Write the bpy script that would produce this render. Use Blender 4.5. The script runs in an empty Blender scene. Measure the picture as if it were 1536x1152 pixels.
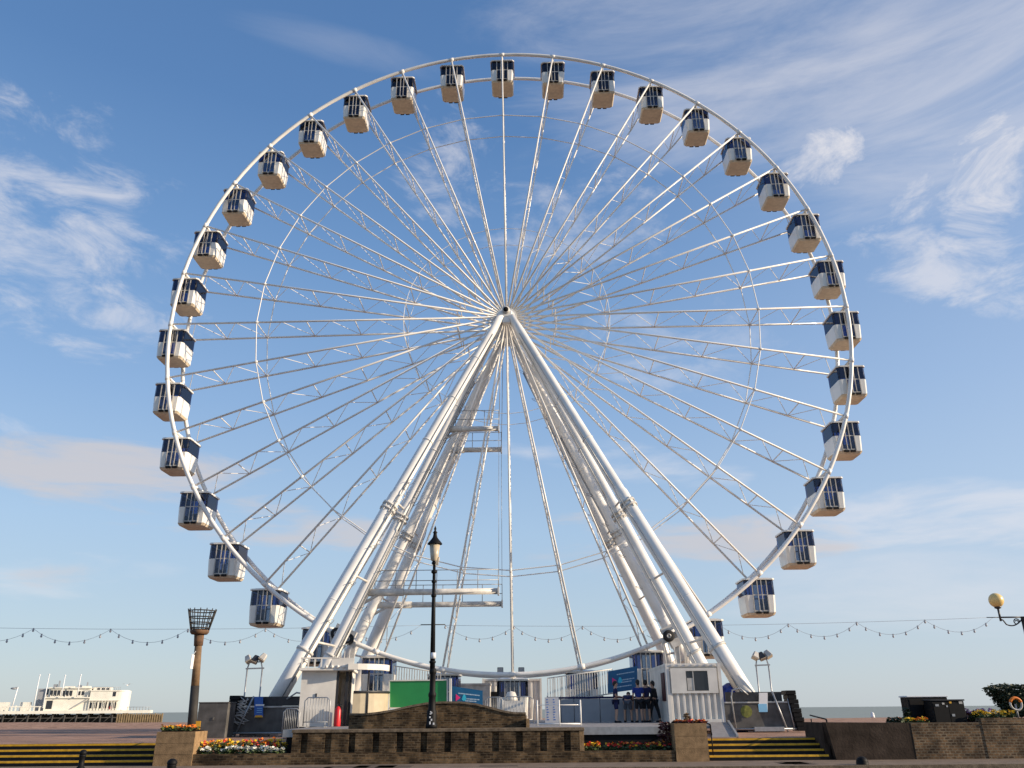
import bpy, bmesh, math, random
from mathutils import Vector, Matrix
random.seed(7)
PI = math.pi
S = bpy.context.scene
C = S.collection

# ------------------------------------------------------------------ camera
F_PX, PITCH, ROLL, EYE = 1197.7, 0.38701, 0.008295, 1.65
cp, sp, cr, sr = math.cos(PITCH), math.sin(PITCH), math.cos(ROLL), math.sin(ROLL)
AX, AU, AF = Vector((1, 0, 0)), Vector((0, -sp, cp)), Vector((0, cp, sp))
cam_d = bpy.data.cameras.new('camera'); cam = bpy.data.objects.new('camera', cam_d); C.objects.link(cam)
r_, u_ = AX * cr - AU * sr, AX * sr + AU * cr
cam.matrix_world = Matrix(((r_.x, u_.x, -AF.x, 0), (r_.y, u_.y, -AF.y, 0), (r_.z, u_.z, -AF.z, EYE), (0, 0, 0, 1)))
cam_d.sensor_width = 36; cam_d.lens = F_PX / 1536 * 36; cam_d.clip_end = 40000; cam_d.clip_start = .1
S.camera = cam

def ray(px, py):
    a, b = px - 768, 576 - py
    u, v = cr * a + sr * b, -sr * a + cr * b
    return (AF + AX * (u / F_PX) + AU * (v / F_PX)).normalized()
def at(px, py, Y):
    d = ray(px, py)
    return Vector((0, 0, EYE)) + d * (Y / d.y)
def PX(px, Y, z):
    dz = z - EYE
    d = Y * cp + dz * sp
    v = F_PX * (-Y * sp + dz * cp) / d
    u = (px - 768 + sr * v) / cr
    return u * d / F_PX
def PZ(px, py, Y): return at(px, py, Y).z

# ------------------------------------------------------------------ materials
def nt(name):
    m = bpy.data.materials.new(name); m.use_nodes = True
    return m, m.node_tree.nodes, m.node_tree.links, m.node_tree.nodes['Principled BSDF']
def mat(name, col, rough=.5, metal=0., var=.12, scale=3., col2=None, bump=0., bscale=None, spec=None, detail=6, contrast=(.35, .7), coat=0):
    m, n, l, b = nt(name)
    b.inputs['Roughness'].default_value = rough; b.inputs['Metallic'].default_value = metal
    if spec is not None: b.inputs['Specular IOR Level'].default_value = spec
    if coat: b.inputs['Coat Weight'].default_value = coat
    tc = n.new('ShaderNodeTexCoord'); no = n.new('ShaderNodeTexNoise'); no.inputs['Scale'].default_value = scale; no.inputs['Detail'].default_value = detail
    l.new(tc.outputs['Object'], no.inputs['Vector'])
    rp = n.new('ShaderNodeValToRGB'); rp.color_ramp.elements[0].position, rp.color_ramp.elements[1].position = contrast
    c2 = col2 or tuple(c * (1 - var) for c in col)
    rp.color_ramp.elements[0].color = (*c2, 1); rp.color_ramp.elements[1].color = (*col, 1)
    l.new(no.outputs['Fac'], rp.inputs['Fac']); l.new(rp.outputs['Color'], b.inputs['Base Color'])
    if bump:
        bn = n.new('ShaderNodeTexNoise'); bn.inputs['Scale'].default_value = bscale or scale * 6; bn.inputs['Detail'].default_value = 5
        l.new(tc.outputs['Object'], bn.inputs['Vector'])
        bp = n.new('ShaderNodeBump'); bp.inputs['Strength'].default_value = bump; bp.inputs['Distance'].default_value = .03
        l.new(bn.outputs['Fac'], bp.inputs['Height']); l.new(bp.outputs['Normal'], b.inputs['Normal'])
    return m
def bricks(name, c1, c2, mortar, w=.225, h=.075, ms=.012, stain=.5, bump=.6):
    m, n, l, b = nt(name)
    b.inputs['Roughness'].default_value = .9; b.inputs['Specular IOR Level'].default_value = .15
    tc = n.new('ShaderNodeTexCoord'); se = n.new('ShaderNodeSeparateXYZ'); l.new(tc.outputs['Object'], se.inputs[0])
    ad = n.new('ShaderNodeMath'); ad.operation = 'ADD'; l.new(se.outputs[0], ad.inputs[0]); l.new(se.outputs[1], ad.inputs[1])
    cb = n.new('ShaderNodeCombineXYZ'); l.new(ad.outputs[0], cb.inputs[0]); l.new(se.outputs[2], cb.inputs[1])
    br = n.new('ShaderNodeTexBrick'); l.new(cb.outputs[0], br.inputs['Vector'])
    br.inputs['Scale'].default_value = 1; br.inputs['Brick Width'].default_value = w; br.inputs['Row Height'].default_value = h; br.inputs['Mortar Size'].default_value = ms
    br.inputs['Color1'].default_value = (*c1, 1); br.inputs['Color2'].default_value = (*c2, 1); br.inputs['Mortar'].default_value = (*mortar, 1); br.inputs['Bias'].default_value = -.1
    no = n.new('ShaderNodeTexNoise'); no.inputs['Scale'].default_value = 2.2; no.inputs['Detail'].default_value = 8; l.new(tc.outputs['Object'], no.inputs['Vector'])
    n2 = n.new('ShaderNodeTexNoise'); n2.inputs['Scale'].default_value = 14; n2.inputs['Detail'].default_value = 5; l.new(tc.outputs['Object'], n2.inputs['Vector'])
    r = n.new('ShaderNodeValToRGB'); r.color_ramp.elements[0].position, r.color_ramp.elements[1].position = .35, .65
    r.color_ramp.elements[0].color = (1 - stain,) * 3 + (1,); r.color_ramp.elements[1].color = (1.15, 1.12, 1.05, 1)
    l.new(no.outputs['Fac'], r.inputs['Fac'])
    r2 = n.new('ShaderNodeValToRGB'); r2.color_ramp.elements[0].position, r2.color_ramp.elements[1].position = .3, .7
    r2.color_ramp.elements[0].color = (.6, .6, .6, 1); r2.color_ramp.elements[1].color = (1.3, 1.25, 1.2, 1); l.new(n2.outputs['Fac'], r2.inputs['Fac'])
    mx = n.new('ShaderNodeMix'); mx.data_type = 'RGBA'; mx.blend_type = 'MULTIPLY'; mx.inputs[0].default_value = 1
    l.new(br.outputs['Color'], mx.inputs[6]); l.new(r.outputs['Color'], mx.inputs[7])
    m2 = n.new('ShaderNodeMix'); m2.data_type = 'RGBA'; m2.blend_type = 'MULTIPLY'; m2.inputs[0].default_value = .8
    l.new(mx.outputs[2], m2.inputs[6]); l.new(r2.outputs['Color'], m2.inputs[7]); l.new(m2.outputs[2], b.inputs['Base Color'])
    bp = n.new('ShaderNodeBump'); bp.inputs['Strength'].default_value = bump; bp.inputs['Distance'].default_value = .02; bp.invert = True
    l.new(br.outputs['Fac'], bp.inputs['Height']); l.new(bp.outputs['Normal'], b.inputs['Normal'])
    return m

M = {}
M['steel'] = mat('white_painted_steel', (.86, .83, .78), .4, var=.14, scale=.9, coat=.15, detail=10, contrast=(.3, .6))
M['steel_dirty'] = mat('weathered_white_steel', (.72, .69, .64), .5, var=.3, scale=2.5)
M['cabin'] = mat('white_cabin_shell', (.80, .77, .71), .3, var=.08, scale=2, coat=.3)
M['under'] = mat('cabin_floor_pan', (.70, .58, .42), .6, var=.2, scale=4)
M['dark'] = mat('dark_metal', (.03, .03, .034), .45, var=.4, scale=5)
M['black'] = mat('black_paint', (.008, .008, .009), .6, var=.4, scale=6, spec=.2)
M['rubber'] = mat('rubber', (.02, .02, .021), .8, var=.3, scale=8)
M['galv'] = mat('galvanised_steel', (.42, .43, .44), .45, metal=.5, var=.25, scale=6)
M['greypanel'] = mat('grey_panel', (.30, .31, .33), .55, var=.15, scale=2)
M['mesh'] = mat('dark_grey_hoarding', (.13, .122, .112), .7, var=.5, scale=2.5)
M['deck'] = mat('deck_board', (.30, .28, .27), .7, var=.25, scale=4)
M['container'] = mat('white_container', (.80, .76, .69), .5, var=.22, scale=1.4, detail=10)
M['grime'] = mat('grubby_white_metal', (.60, .57, .52), .6, var=.35, scale=3)
M['tan'] = mat('tan_panel', (.50, .42, .29), .6, var=.15)
M['green'] = mat('green_screen_board', (.02, .26, .07), .5, var=.1, scale=2)
M['blue'] = mat('blue_vinyl', (.006, .12, .27), .45, var=.2, scale=2)
M['bluetarp'] = mat('blue_tarpaulin', (.012, .05, .36), .5, var=.5, scale=6)
M['pink'] = mat('pink_print', (.85, .03, .22), .5, var=.05)
M['cyan'] = mat('cyan_print', (.04, .50, .68), .5, var=.05)
M['whiteprint'] = mat('white_print', (.55, .68, .78), .5, var=.05)
M['paper'] = mat('white_sign', (.80, .80, .80), .5, var=.05)
M['skyprint'] = mat('pale_blue_print', (.25, .55, .80), .5, var=.1)
M['royal'] = mat('royal_blue_banner', (.03, .14, .50), .5, var=.25, scale=9)
M['yellowsign'] = mat('yellow_sign', (.80, .42, .03), .5, var=.1)
M['lime'] = mat('lime_disc', (.24, .25, .045), .7, var=.45, scale=8)
M['red'] = mat('red_enamel', (.65, .02, .025), .4, var=.1)
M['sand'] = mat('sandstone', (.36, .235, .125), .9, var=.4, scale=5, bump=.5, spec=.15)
M['coping'] = mat('stone_coping', (.25, .19, .13), .9, var=.5, scale=6, bump=.5, spec=.15)
M['brick'] = bricks('dark_brown_brick', (.19, .125, .068), (.035, .023, .015), (.16, .125, .085), stain=.72)
M['brick2'] = bricks('flint_and_brick', (.20, .125, .07), (.06, .042, .03), (.20, .16, .115), w=.19, h=.085, ms=.018, stain=.55)
M['render'] = mat('shaded_render', (.075, .055, .042), .95, var=.5, scale=2, bump=.4, spec=.1)  # smooth render, with the shade on that wall end put into its colour
M['soil'] = mat('soil', (.03, .022, .016), 1, var=.5, scale=10, bump=.8, spec=.05)
M['tarmac'] = mat('asphalt', (.055, .053, .055), .9, var=.3, scale=3, bump=.4, bscale=60, spec=.2)
M['pave'] = mat('pavement_slabs', (.25, .19, .145), .9, var=.3, scale=2, bump=.3, bscale=30, spec=.2)
M['prom'] = mat('promenade_tarmac', (.46, .28, .20), .92, var=.35, scale=.7, bump=.35, bscale=40, spec=.15)
M['step'] = mat('step_concrete', (.16, .125, .10), .9, var=.35, scale=4, spec=.15)
M['yellow'] = mat('yellow_line_paint', (.80, .44, .015), .6, var=.35, scale=6)
M['shingle'] = mat('shingle', (.50, .31, .215), .95, scale=1.4, col2=(.30, .18, .125), bump=1., bscale=7, spec=.1)
M['cream'] = mat('cream_render', (.82, .78, .68), .6, var=.14, scale=.6)
M['glassdark'] = mat('dark_window', (.03, .035, .045), .12, var=.3, scale=2)
M['pile'] = mat('wet_iron_piles', (.045, .042, .04), .8, var=.5, scale=1)
M['timber'] = mat('groyne_timber', (.36, .25, .13), .85, var=.45, scale=1)
M['mast'] = mat('tarred_mast', (.035, .03, .026), .75, col2=(.02, .018, .016), scale=3)
M['rustmast'] = mat('bare_brown_timber', (.25, .155, .08), .8, var=.45, scale=4)
M['rust'] = mat('rusty_iron', (.20, .10, .045), .8, col2=(.09, .055, .035), scale=7)
M['bulb'] = mat('dull_bulb', (.42, .43, .46), .3, var=.2)
M['wire'] = mat('grey_wire', (.34, .36, .40), .6, var=.2)
M['globe'] = mat('amber_globe', (.80, .58, .22), .3, var=.03, scale=1)
M['lantern'] = mat('frosted_lantern_glass', (.62, .52, .38), .35, var=.2, scale=7)
M['navy'] = mat('navy_cotton', (.012, .016, .075), .9, var=.3, scale=14)
M['blueshirt'] = mat('blue_cotton', (.018, .045, .26), .9, var=.3, scale=14)
M['blackcloth'] = mat('black_cotton', (.012, .012, .016), .9, var=.3, scale=14)
M['greycloth'] = mat('grey_cotton', (.11, .12, .15), .9, var=.3, scale=14)
M['skin'] = mat('skin', (.52, .30, .20), .55, var=.12, scale=9)
M['hair'] = mat('dark_hair', (.018, .013, .010), .6, var=.4, scale=30)
M['leaf'] = mat('dark_evergreen_leaf', (.022, .042, .012), .6, var=.5, scale=3)
M['leaf2'] = mat('bedding_leaf', (.06, .10, .025), .6, var=.5, scale=5)
M['maroon'] = mat('maroon_leaf', (.075, .012, .016), .6, var=.4, scale=6)
for nme, c in dict(p_yellow=(.85, .55, .02), p_orange=(.85, .22, .015), p_red=(.60, .03, .02), p_white=(.80, .78, .68), p_violet=(.22, .12, .32)).items():
    M[nme] = mat(nme.replace('p_', '') + '_petal', c, .6, var=.15, scale=10)
def window_glass(nm, tint):
    m, n, l, b = nt(nm)
    n.remove(b); out = n['Material Output']
    tr = n.new('ShaderNodeBsdfTransparent'); tr.inputs[0].default_value = tint
    gl = n.new('ShaderNodeBsdfGlossy'); gl.inputs['Roughness'].default_value = .04; gl.inputs[0].default_value = (.8, .85, 1, 1)
    fr = n.new('ShaderNodeFresnel'); fr.inputs['IOR'].default_value = 1.5
    mx = n.new('ShaderNodeMixShader'); l.new(fr.outputs[0], mx.inputs[0]); l.new(tr.outputs[0], mx.inputs[1]); l.new(gl.outputs[0], mx.inputs[2]); l.new(mx.outputs[0], out.inputs[0])
    return m
M['glass'] = window_glass('blue_tinted_glass', (.30, .38, .62, 1)); M['clearglass'] = window_glass('smoky_door_glass', (.58, .62, .68, 1))
def sea_mat():
    m, n, l, b = nt('sea_water')
    b.inputs['Base Color'].default_value = (.085, .115, .105, 1); b.inputs['Roughness'].default_value = .6; b.inputs['Specular IOR Level'].default_value = .12
    tc = n.new('ShaderNodeTexCoord'); mp = n.new('ShaderNodeMapping'); mp.inputs['Scale'].default_value = (.05, .16, 1); l.new(tc.outputs['Object'], mp.inputs[0])
    no = n.new('ShaderNodeTexNoise'); no.inputs['Scale'].default_value = 1; no.inputs['Detail'].default_value = 8; l.new(mp.outputs[0], no.inputs['Vector'])
    bp = n.new('ShaderNodeBump'); bp.inputs['Strength'].default_value = .8; bp.inputs['Distance'].default_value = 1.2; l.new(no.outputs['Fac'], bp.inputs['Height']); l.new(bp.outputs[0], b.inputs['Normal'])
    r = n.new('ShaderNodeValToRGB'); r.color_ramp.elements[0].color = (.24, .27, .235, 1); r.color_ramp.elements[1].color = (.36, .38, .33, 1); l.new(no.outputs['Fac'], r.inputs[0]); l.new(r.outputs[0], b.inputs['Base Color'])
    return m
M['sea'] = sea_mat()

# ------------------------------------------------------------------ mesh builder
def frame(d):
    d = d.normalized(); a = Vector((0, 0, 1)) if abs(d.z) < .95 else Vector((1, 0, 0))
    x = d.cross(a).normalized(); return x, d.cross(x).normalized()
class MB:
    def __init__(s): s.v = []; s.f = []; s.mi = []; s.sm = []
    def add(s, vs, fs, mi=0, smooth=False):
        o = len(s.v); s.v += [Vector(v) for v in vs]
        for f in fs: s.f.append([o + i for i in f]); s.mi.append(mi); s.sm.append(smooth)
        return s
    def box(s, c, size, rot=None, mi=0, taper=1.):
        hx, hy, hz = size[0] / 2, size[1] / 2, size[2] / 2
        vs = []
        for z, t in ((-hz, 1.), (hz, taper)):
            for x, y in ((-hx, -hy), (hx, -hy), (hx, hy), (-hx, hy)):
                v = Vector((x * t, y * t, z))
                if rot is not None: v = rot @ v
                vs.append(v + Vector(c))
        return s.add(vs, [(3, 2, 1, 0), (4, 5, 6, 7), (0, 1, 5, 4), (1, 2, 6, 5), (2, 3, 7, 6), (3, 0, 4, 7)], mi)
    def span(s, a, b, mi=0):
        a, b = Vector(a), Vector(b)
        return s.box((a + b) / 2, [abs(t) for t in (b - a)], mi=mi)
    def bar(s, a, b, w, h, mi=0):
        a, b = Vector(a), Vector(b); d = b - a; x, y = frame(d)
        rot = Matrix((x, y, d.normalized())).transposed()
        return s.box((a + b) / 2, (w, h, d.length), rot, mi)
    def tube(s, a, b, r0, r1=None, n=10, mi=0, cap=True):
        r1 = r0 if r1 is None else r1
        return s.path([a, b], [r0, r1], n, mi, cap)
    def path(s, pts, rs, n=8, mi=0, cap=True, closed=False):
        pts = [Vector(p) for p in pts]; k = len(pts)
        if not isinstance(rs, (list, tuple)): rs = [rs] * k
        vs = []; px = None
        for i, p in enumerate(pts):
            if closed: d = pts[(i + 1) % k] - pts[i - 1]
            else: d = pts[min(i + 1, k - 1)] - pts[max(i - 1, 0)]
            d.normalize()
            if px is None: x, y = frame(d)
            else:
                x = px - d * px.dot(d); x.normalize(); y = d.cross(x)
            px = x
            for j in range(n):
                t = 2 * PI * j / n; vs.append(p + (x * math.cos(t) + y * math.sin(t)) * rs[i])
        fs = []
        for i in range(k if closed else k - 1):
            a, b = i * n, ((i + 1) % k) * n
            for j in range(n): fs.append((a + j, a + (j + 1) % n, b + (j + 1) % n, b + j))
        s.add(vs, fs, mi, True)
        if cap and not closed:
            o = len(s.v) - len(vs)
            for f in (tuple(range(n))[::-1], tuple(range((k - 1) * n, k * n))): s.f.append([o + i for i in f]); s.mi.append(mi); s.sm.append(False)
        return s
    def lathe(s, prof, c=(0, 0, 0), n=16, mi=0, axis='z'):
        c = Vector(c); vs = []
        for r, z in prof:
            for j in range(n):
                t = 2 * PI * j / n; a, b = r * math.cos(t), r * math.sin(t)
                vs.append(c + (Vector((a, b, z)) if axis == 'z' else Vector((a, z, b)) if axis == 'y' else Vector((z, a, b))))
        fs = []
        for i in range(len(prof) - 1):
            for j in range(n): fs.append((i * n + j, i * n + (j + 1) % n, (i + 1) * n + (j + 1) % n, (i + 1) * n + j))
        s.add(vs, fs, mi, True)
        return s
    def sphere(s, c, r, n=12, mi=0, sz=1.):
        k = n // 2 + 1
        return s.lathe([(max(1e-4, r * math.sin(PI * i / k)), -r * sz * math.cos(PI * i / k)) for i in range(k + 1)], c, n, mi)
    def prism(s, poly, y0, y1, mi=0):          # poly in x,z extruded along y
        n = len(poly); vs = [(x, y0, z) for x, z in poly] + [(x, y1, z) for x, z in poly]
        fs = [tuple(range(n)), tuple(range(n, 2 * n))[::-1]] + [(i, i + n, (i + 1) % n + n, (i + 1) % n) for i in range(n)]
        return s.add(vs, fs, mi)
    def slab(s, poly, z0, z1, mi=0, t=1.):     # poly in x,y extruded along z; t scales the bottom
        n = len(poly); vs = [(x * t, y * t, z0) for x, y in poly] + [(x, y, z1) for x, y in poly]
        fs = [tuple(range(n))[::-1], tuple(range(n, 2 * n))] + [(i, (i + 1) % n, (i + 1) % n + n, i + n) for i in range(n)]
        return s.add(vs, fs, mi)
    def leafblob(s, c, r, count, size, mi=0, sz=1., rnd=random):
        for _ in range(count):
            d = Vector((rnd.gauss(0, 1), rnd.gauss(0, 1), rnd.gauss(0, 1))).normalized() * r * rnd.uniform(.5, 1.05)
            d.z *= sz; s.leaf(Vector(c) + d, size * rnd.uniform(.6, 1.3), mi, rnd)
        return s
    def leaf(s, p, sz, mi=0, rnd=random):
        d = Vector((rnd.gauss(0, 1), rnd.gauss(0, 1), rnd.gauss(0, 1))); x, y = frame(d)
        s.add([p - x * sz, p - y * sz * .5, p + x * sz, p + y * sz * .5], [(0, 1, 2, 3)], mi)
    def build(s, name, mats, parent=None, bevel=0):
        me = bpy.data.meshes.new(name); me.from_pydata([tuple(v) for v in s.v], [], s.f)
        for m in (mats if isinstance(mats, (list, tuple)) else [mats]): me.materials.append(M[m])
        me.polygons.foreach_set('material_index', s.mi); me.polygons.foreach_set('use_smooth', s.sm)
        bm = bmesh.new(); bm.from_mesh(me); bmesh.ops.recalc_face_normals(bm, faces=bm.faces[:])
        if bevel: bmesh.ops.bevel(bm, geom=[e for e in bm.edges if e.is_manifold and e.calc_face_angle(0) > .6], offset=bevel, segments=1, affect='EDGES')
        bm.to_mesh(me); bm.free()
        o = bpy.data.objects.new(name, me); C.objects.link(o); o.parent = parent
        return o
def tag(o, label, cat, group=None, kind=None):
    o['label'] = label; o['category'] = cat
    if group: o['group'] = group
    if kind: o['kind'] = kind
    return o
def thing(name, label, cat, loc=(0, 0, 0), rz=0, group=None):
    o = bpy.data.objects.new(name, None); C.objects.link(o); o.empty_display_size = .2
    o.location = loc; o.rotation_euler = (0, 0, rz)
    return tag(o, label, cat, group)
def single(mb, name, mats, label, cat, loc=(0, 0, 0), rz=0, group=None, bevel=0):
    o = mb.build(name, mats, None, bevel); o.location = loc; o.rotation_euler = (0, 0, rz)
    return tag(o, label, cat, group)
def dup(o, parent=None):
    c = o.copy(); C.objects.link(c); c.parent = parent
    for ch in list(o.children): dup(ch, c)
    return c
def struct(mb, name, mats, label, cat):
    return tag(mb.build(name, mats), label, cat, kind='structure')

# ------------------------------------------------------------------ setting
PZL = .64          # promenade level
YW = 29.6          # line of the street wall
struct(MB().span((-400, -250, -.6), (400, 26.72, -.12)), 'road', 'tarmac', 'dark asphalt road in front of the pavement', 'road')
struct(MB().span((-400, 26.72, -.6), (400, 26.9, .006)), 'kerb', 'coping', 'pale stone kerb between the road and the pavement', 'kerb')
struct(MB().span((-400, 26.9, -.6), (400, 31.2, 0)), 'pavement', 'pave', 'brown pavement in front of the brick wall and the steps', 'pavement')
pt_ = MB()
rn_ = random.Random(12)
for k in range(16):
    x_ = rn_.uniform(-22, 22); pt_.span((x_, 27.2 + rn_.uniform(0, .6), -.01), (x_ + rn_.uniform(.4, 1.6), 28.1 + rn_.uniform(0, .9), .004))
struct(pt_, 'pavement_patches', 'step', 'dark repaired patches in the pavement', 'pavement')
mk = MB()
for i in range(-6, 14): mk.span((i * 6, 26.05, -.118), (i * 6 + 2.6, 26.17, -.112))
struct(mk, 'road_markings', 'paper', 'broken white line painted on the road', 'road marking')
struct(MB().span((-400, 31.0, -.5), (400, 64, PZL)), 'promenade', 'prom', 'reddish promenade under and around the big wheel', 'promenade')
def beach():
    mb = MB(); nx, ny = 160, 40; rnd = random.Random(3)
    vs = []
    for j in range(ny + 1):
        for i in range(nx + 1):
            x = -320 + 640 * i / nx; y = 63.8 + 190 * (j / ny) ** 1.8
            t = y - 64
            z = .56 + .22 * math.sin(min(t, 24) / 24 * PI) * (1 + .5 * math.sin(x * .13 + 1)) + rnd.uniform(-.05, .05) if t < 24 else .56 - (t - 24) * .03
            vs.append((x, y, max(z, -3.2)))
    mb.add(vs, [(j * (nx + 1) + i, j * (nx + 1) + i + 1, (j + 1) * (nx + 1) + i + 1, (j + 1) * (nx + 1) + i) for j in range(ny) for i in range(nx)], 0, True)
    return mb
struct(beach(), 'beach', 'shingle', 'pinkish brown shingle beach behind the promenade', 'beach')
struct(MB().add([(-14000, 90, -2.6), (14000, 90, -2.6), (14000, 20000, -2.6), (-14000, 20000, -2.6)], [(0, 1, 2, 3)]), 'sea', 'sea', 'grey green sea reaching to the horizon', 'sea')

def steps(pa, pb, label):
    xa, xb = PX(pa, YW, .2), PX(pb, YW, .2)
    t = thing('steps', label, 'steps', ((xa + xb) / 2, YW, 0), group='steps up to the promenade')
    h = (xb - xa) / 2; rise = PZL / 4; tr = .38
    for k in range(4):
        s_ = MB().span((-h, k * tr, -.05 if k == 0 else rise * k - .0), (h, 1.62, rise * (k + 1))).build('step', 'step', t)
        MB().span((-h + .004, k * tr - .004, rise * (k + 1) - .055), (h - .004, k * tr + .11, rise * (k + 1) + .004)).build('nosing', 'yellow', s_)
        MB().span((-h + .004, k * tr - .006, rise * k + .006), (h - .004, k * tr - .001, rise * (k + 1) - .056)).build('riser', 'black', s_)
    return t
steps(-330, 233, 'concrete steps with yellow nosings beside the sandstone planter below the beacon')
steps(1064, 1243, 'concrete steps with yellow nosings running up to the rendered garden wall')

# ------------------------------------------------------------------ brick walls and planters
def planter(pa, pb, h, label, d=1.15, y0=YW - .35):
    xa, xb = PX(pa, y0, h / 2), PX(pb, y0, h / 2); w = xb - xa
    t = thing('stone_planter', label, 'planter', ((xa + xb) / 2, y0, 0), group='square sandstone planters beside the steps')
    n = 3; b = MB()
    for k in range(n):
        z0, z1 = h * k / n, h * (k + 1) / n - (.012 if k < n - 1 else 0)
        b.span((-w / 2, 0, z0), (w / 2, d, z1))
        if k < n - 1: b.span((-w / 2 + .01, .01, z1), (w / 2 - .01, d - .01, z1 + .012))
    b.build('stonework', 'sand', t)
    MB().span((-w / 2 + .1, .1, h + .002), (w / 2 - .1, d - .1, h + .03)).build('soil', 'soil', t)
    return t
planter(232, 290, 1.04, 'sandstone planter in front of the beacon, topped with orange and yellow flowers')
planter(1013, 1062, 1.17, 'sandstone planter with a small brown conifer and dark leaves on top')

xa, xb = PX(281, YW - .1, .2), PX(1011, YW - .1, .2)
lw = thing('brick_wall', 'low dark brick retaining wall of the flower beds, recessed panels in its middle', 'wall', ((xa + xb) / 2, YW, 0))
ox = (xa + xb) / 2; wa, wb = PX(438, YW, .7) - ox, PX(869, YW, .7) - ox
hwall = PZ(650, 1093, YW + .02)
b = MB().span((xa - ox, -.32, 0), (xb - ox, 0.0, .34)).build('plinth', 'brick', lw)
b = MB(); n = 12; w = (wb - wa) / n
b.span((wa, .14, .34), (wb, .75, hwall - .1))
for k in range(n + 1):
    x = wa + k * w
    b.span((max(wa, x - w * .36), .0, .342), (min(wb, x + w * .36), .138, hwall - .102))
b.build('panelled_face', 'brick', lw)
MB().span((wb + .002, -.004, .342), (wb + .16, .7, hwall - .102)).build('sunlit_end', 'sand', lw)  # added slab; sandstone colour paints the sun on the brick wall's end
MB().span((wa - .03, -.03, hwall - .1), (wb + .18, .8, hwall)).build('coping', 'coping', lw, .01)
MB().span((xa - ox + .02, 0.002, 0), (wa - .002, 1.3, .30)).span((wb + .165, 0.002, 0), (xb - ox - .02, 1.3, .30)).build('soil', 'soil', lw)

prof = [(524, 1070), (545, 1070), (565, 1068), (590, 1064), (615, 1058), (640, 1053.5), (665, 1052), (690, 1052), (712, 1054.5), (735, 1060), (755, 1065.5), (770, 1068), (789, 1068.5)]
YA = YW + .95
pts = [at(px, py, YA) for px, py in prof]
ca = Vector((PX(656, YA, 1), YA, 0))
aw = thing('arched_wall', 'brick wall with a curved top behind the low brick wall', 'wall', ca)
poly = [(p.x - ca.x, p.z - .07) for p in pts] + [(pts[-1].x - ca.x, .3), (pts[0].x - ca.x, .3)]
MB().prism(poly, 0, .42).build('brickwork', 'brick', aw)
poly = [(p.x - ca.x, p.z) for p in pts] + [(p.x - ca.x, p.z - .069) for p in pts[::-1]]
MB().prism(poly, -.04, .46).build('coping', 'coping', aw)
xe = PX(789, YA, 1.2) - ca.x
MB().span((xe + .003, -.3, .3), (xe + .12, .35, PZ(787, 1078, YA))).build('sunlit_end_block', 'sand', aw)  # block whose sand colour paints the sunlit orange of the arched wall's end

# wall on the right
YR = YW - .1
x0, x1 = PX(1248, YR, .5), PX(1371, YR, .5); x2, x3 = PX(1478, YR, .5), PX(1900, YR, .5)
rw = thing('garden_wall', 'flint and brick garden wall carrying black cabinets, render with painted-in shade at one end', 'wall', (x0, YR, 0))
zt = PZ(1400, 1084, YR)
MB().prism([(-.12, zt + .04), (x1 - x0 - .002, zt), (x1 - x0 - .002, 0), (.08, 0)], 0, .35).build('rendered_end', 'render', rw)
MB().span((x1 - x0, -.012, 0), (x2 - x0 - .002, .35, zt)).build('flintwork', 'brick2', rw)
MB().span((x2 - x0, -.03, 0), (x3 - x0, .35, zt + .13)).span((x2 - x0 - .004, -.05, zt - .06), (x3 - x0, .352, zt - .03)).build('raised_flintwork', 'brick2', rw)
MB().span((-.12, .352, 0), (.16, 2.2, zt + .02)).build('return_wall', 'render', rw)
MB().span((.16, .354, 0), (x3 - x0, 2.6, zt - .08)).build('soil', 'soil', rw)

# ------------------------------------------------------------------ the wheel
YAW = -.020797; HW = 1.2; R = 21.5; PH = -.00977; N = 36
ax = Vector((-math.sin(YAW), math.cos(YAW), 0))
WC = Vector((-.329, 45.391, 23.226 + EYE)) + ax * HW
W0 = Vector((WC.x, WC.y, PZL)); HZ = WC.z - PZL
wheel = thing('ferris_wheel', 'giant white observation wheel with thin spokes on splayed tubular legs', 'ferris wheel', W0, YAW)
def on(th, r, y): return Vector((r * math.sin(th), y, HZ + r * math.cos(th)))
TH = [k * 2 * PI / N + PH for k in range(N)]
for s_ in (-1, 1):
    pts = []
    for k in range(N):
        for q in range(4): pts.append(on(TH[k] + q / 4 * 2 * PI / N, R, s_ * HW))
    mb = MB().path(pts, .125, 10, closed=True)
    for k in range(N):
        t = TH[k]; d = Vector((math.cos(t), 0, -math.sin(t)))
        p = on(t, R, s_ * HW); mb.tube(p - d * .16, p + d * .16, .142, n=10)
    mb.build('rim', 'steel', wheel)
for k in range(N):
    t = TH[k]; mb = MB(); rnd = random.Random(k)
    fa, fb = on(t, .55, -.95), on(t, R - .08, -HW); ba, bb = on(t, .55, .95), on(t, R - .08, HW)
    mb.tube(fa, fb, .062, n=6).tube(ba, bb, .062, n=6).tube(bb, fb, .07, n=8)
    F = lambda u: fa.lerp(fb, u)
    B = lambda u: ba.lerp(bb, u)
    us = [(r - .55) / (R - .63) for r in (3.2, 6.6, 9.7, 12.8, 16.0, 18.7)]
    for j, u in enumerate(us):
        mb.tube(F(u), B(u), .034, n=5)
        nx_ = us[j + 1] if j + 1 < len(us) else .985
        mid = (u + nx_) / 2
        mb.tube(B(u), F(mid), .022, n=4, cap=False).tube(F(mid), B(nx_), .022, n=4, cap=False)
        if j == 4:
            for X in (F(u), B(u)): mb.tube(X - (fb - fa).normalized() * .13, X + (fb - fa).normalized() * .13, .076, n=6)
    mb.build('spoke', 'steel', wheel)
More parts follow.
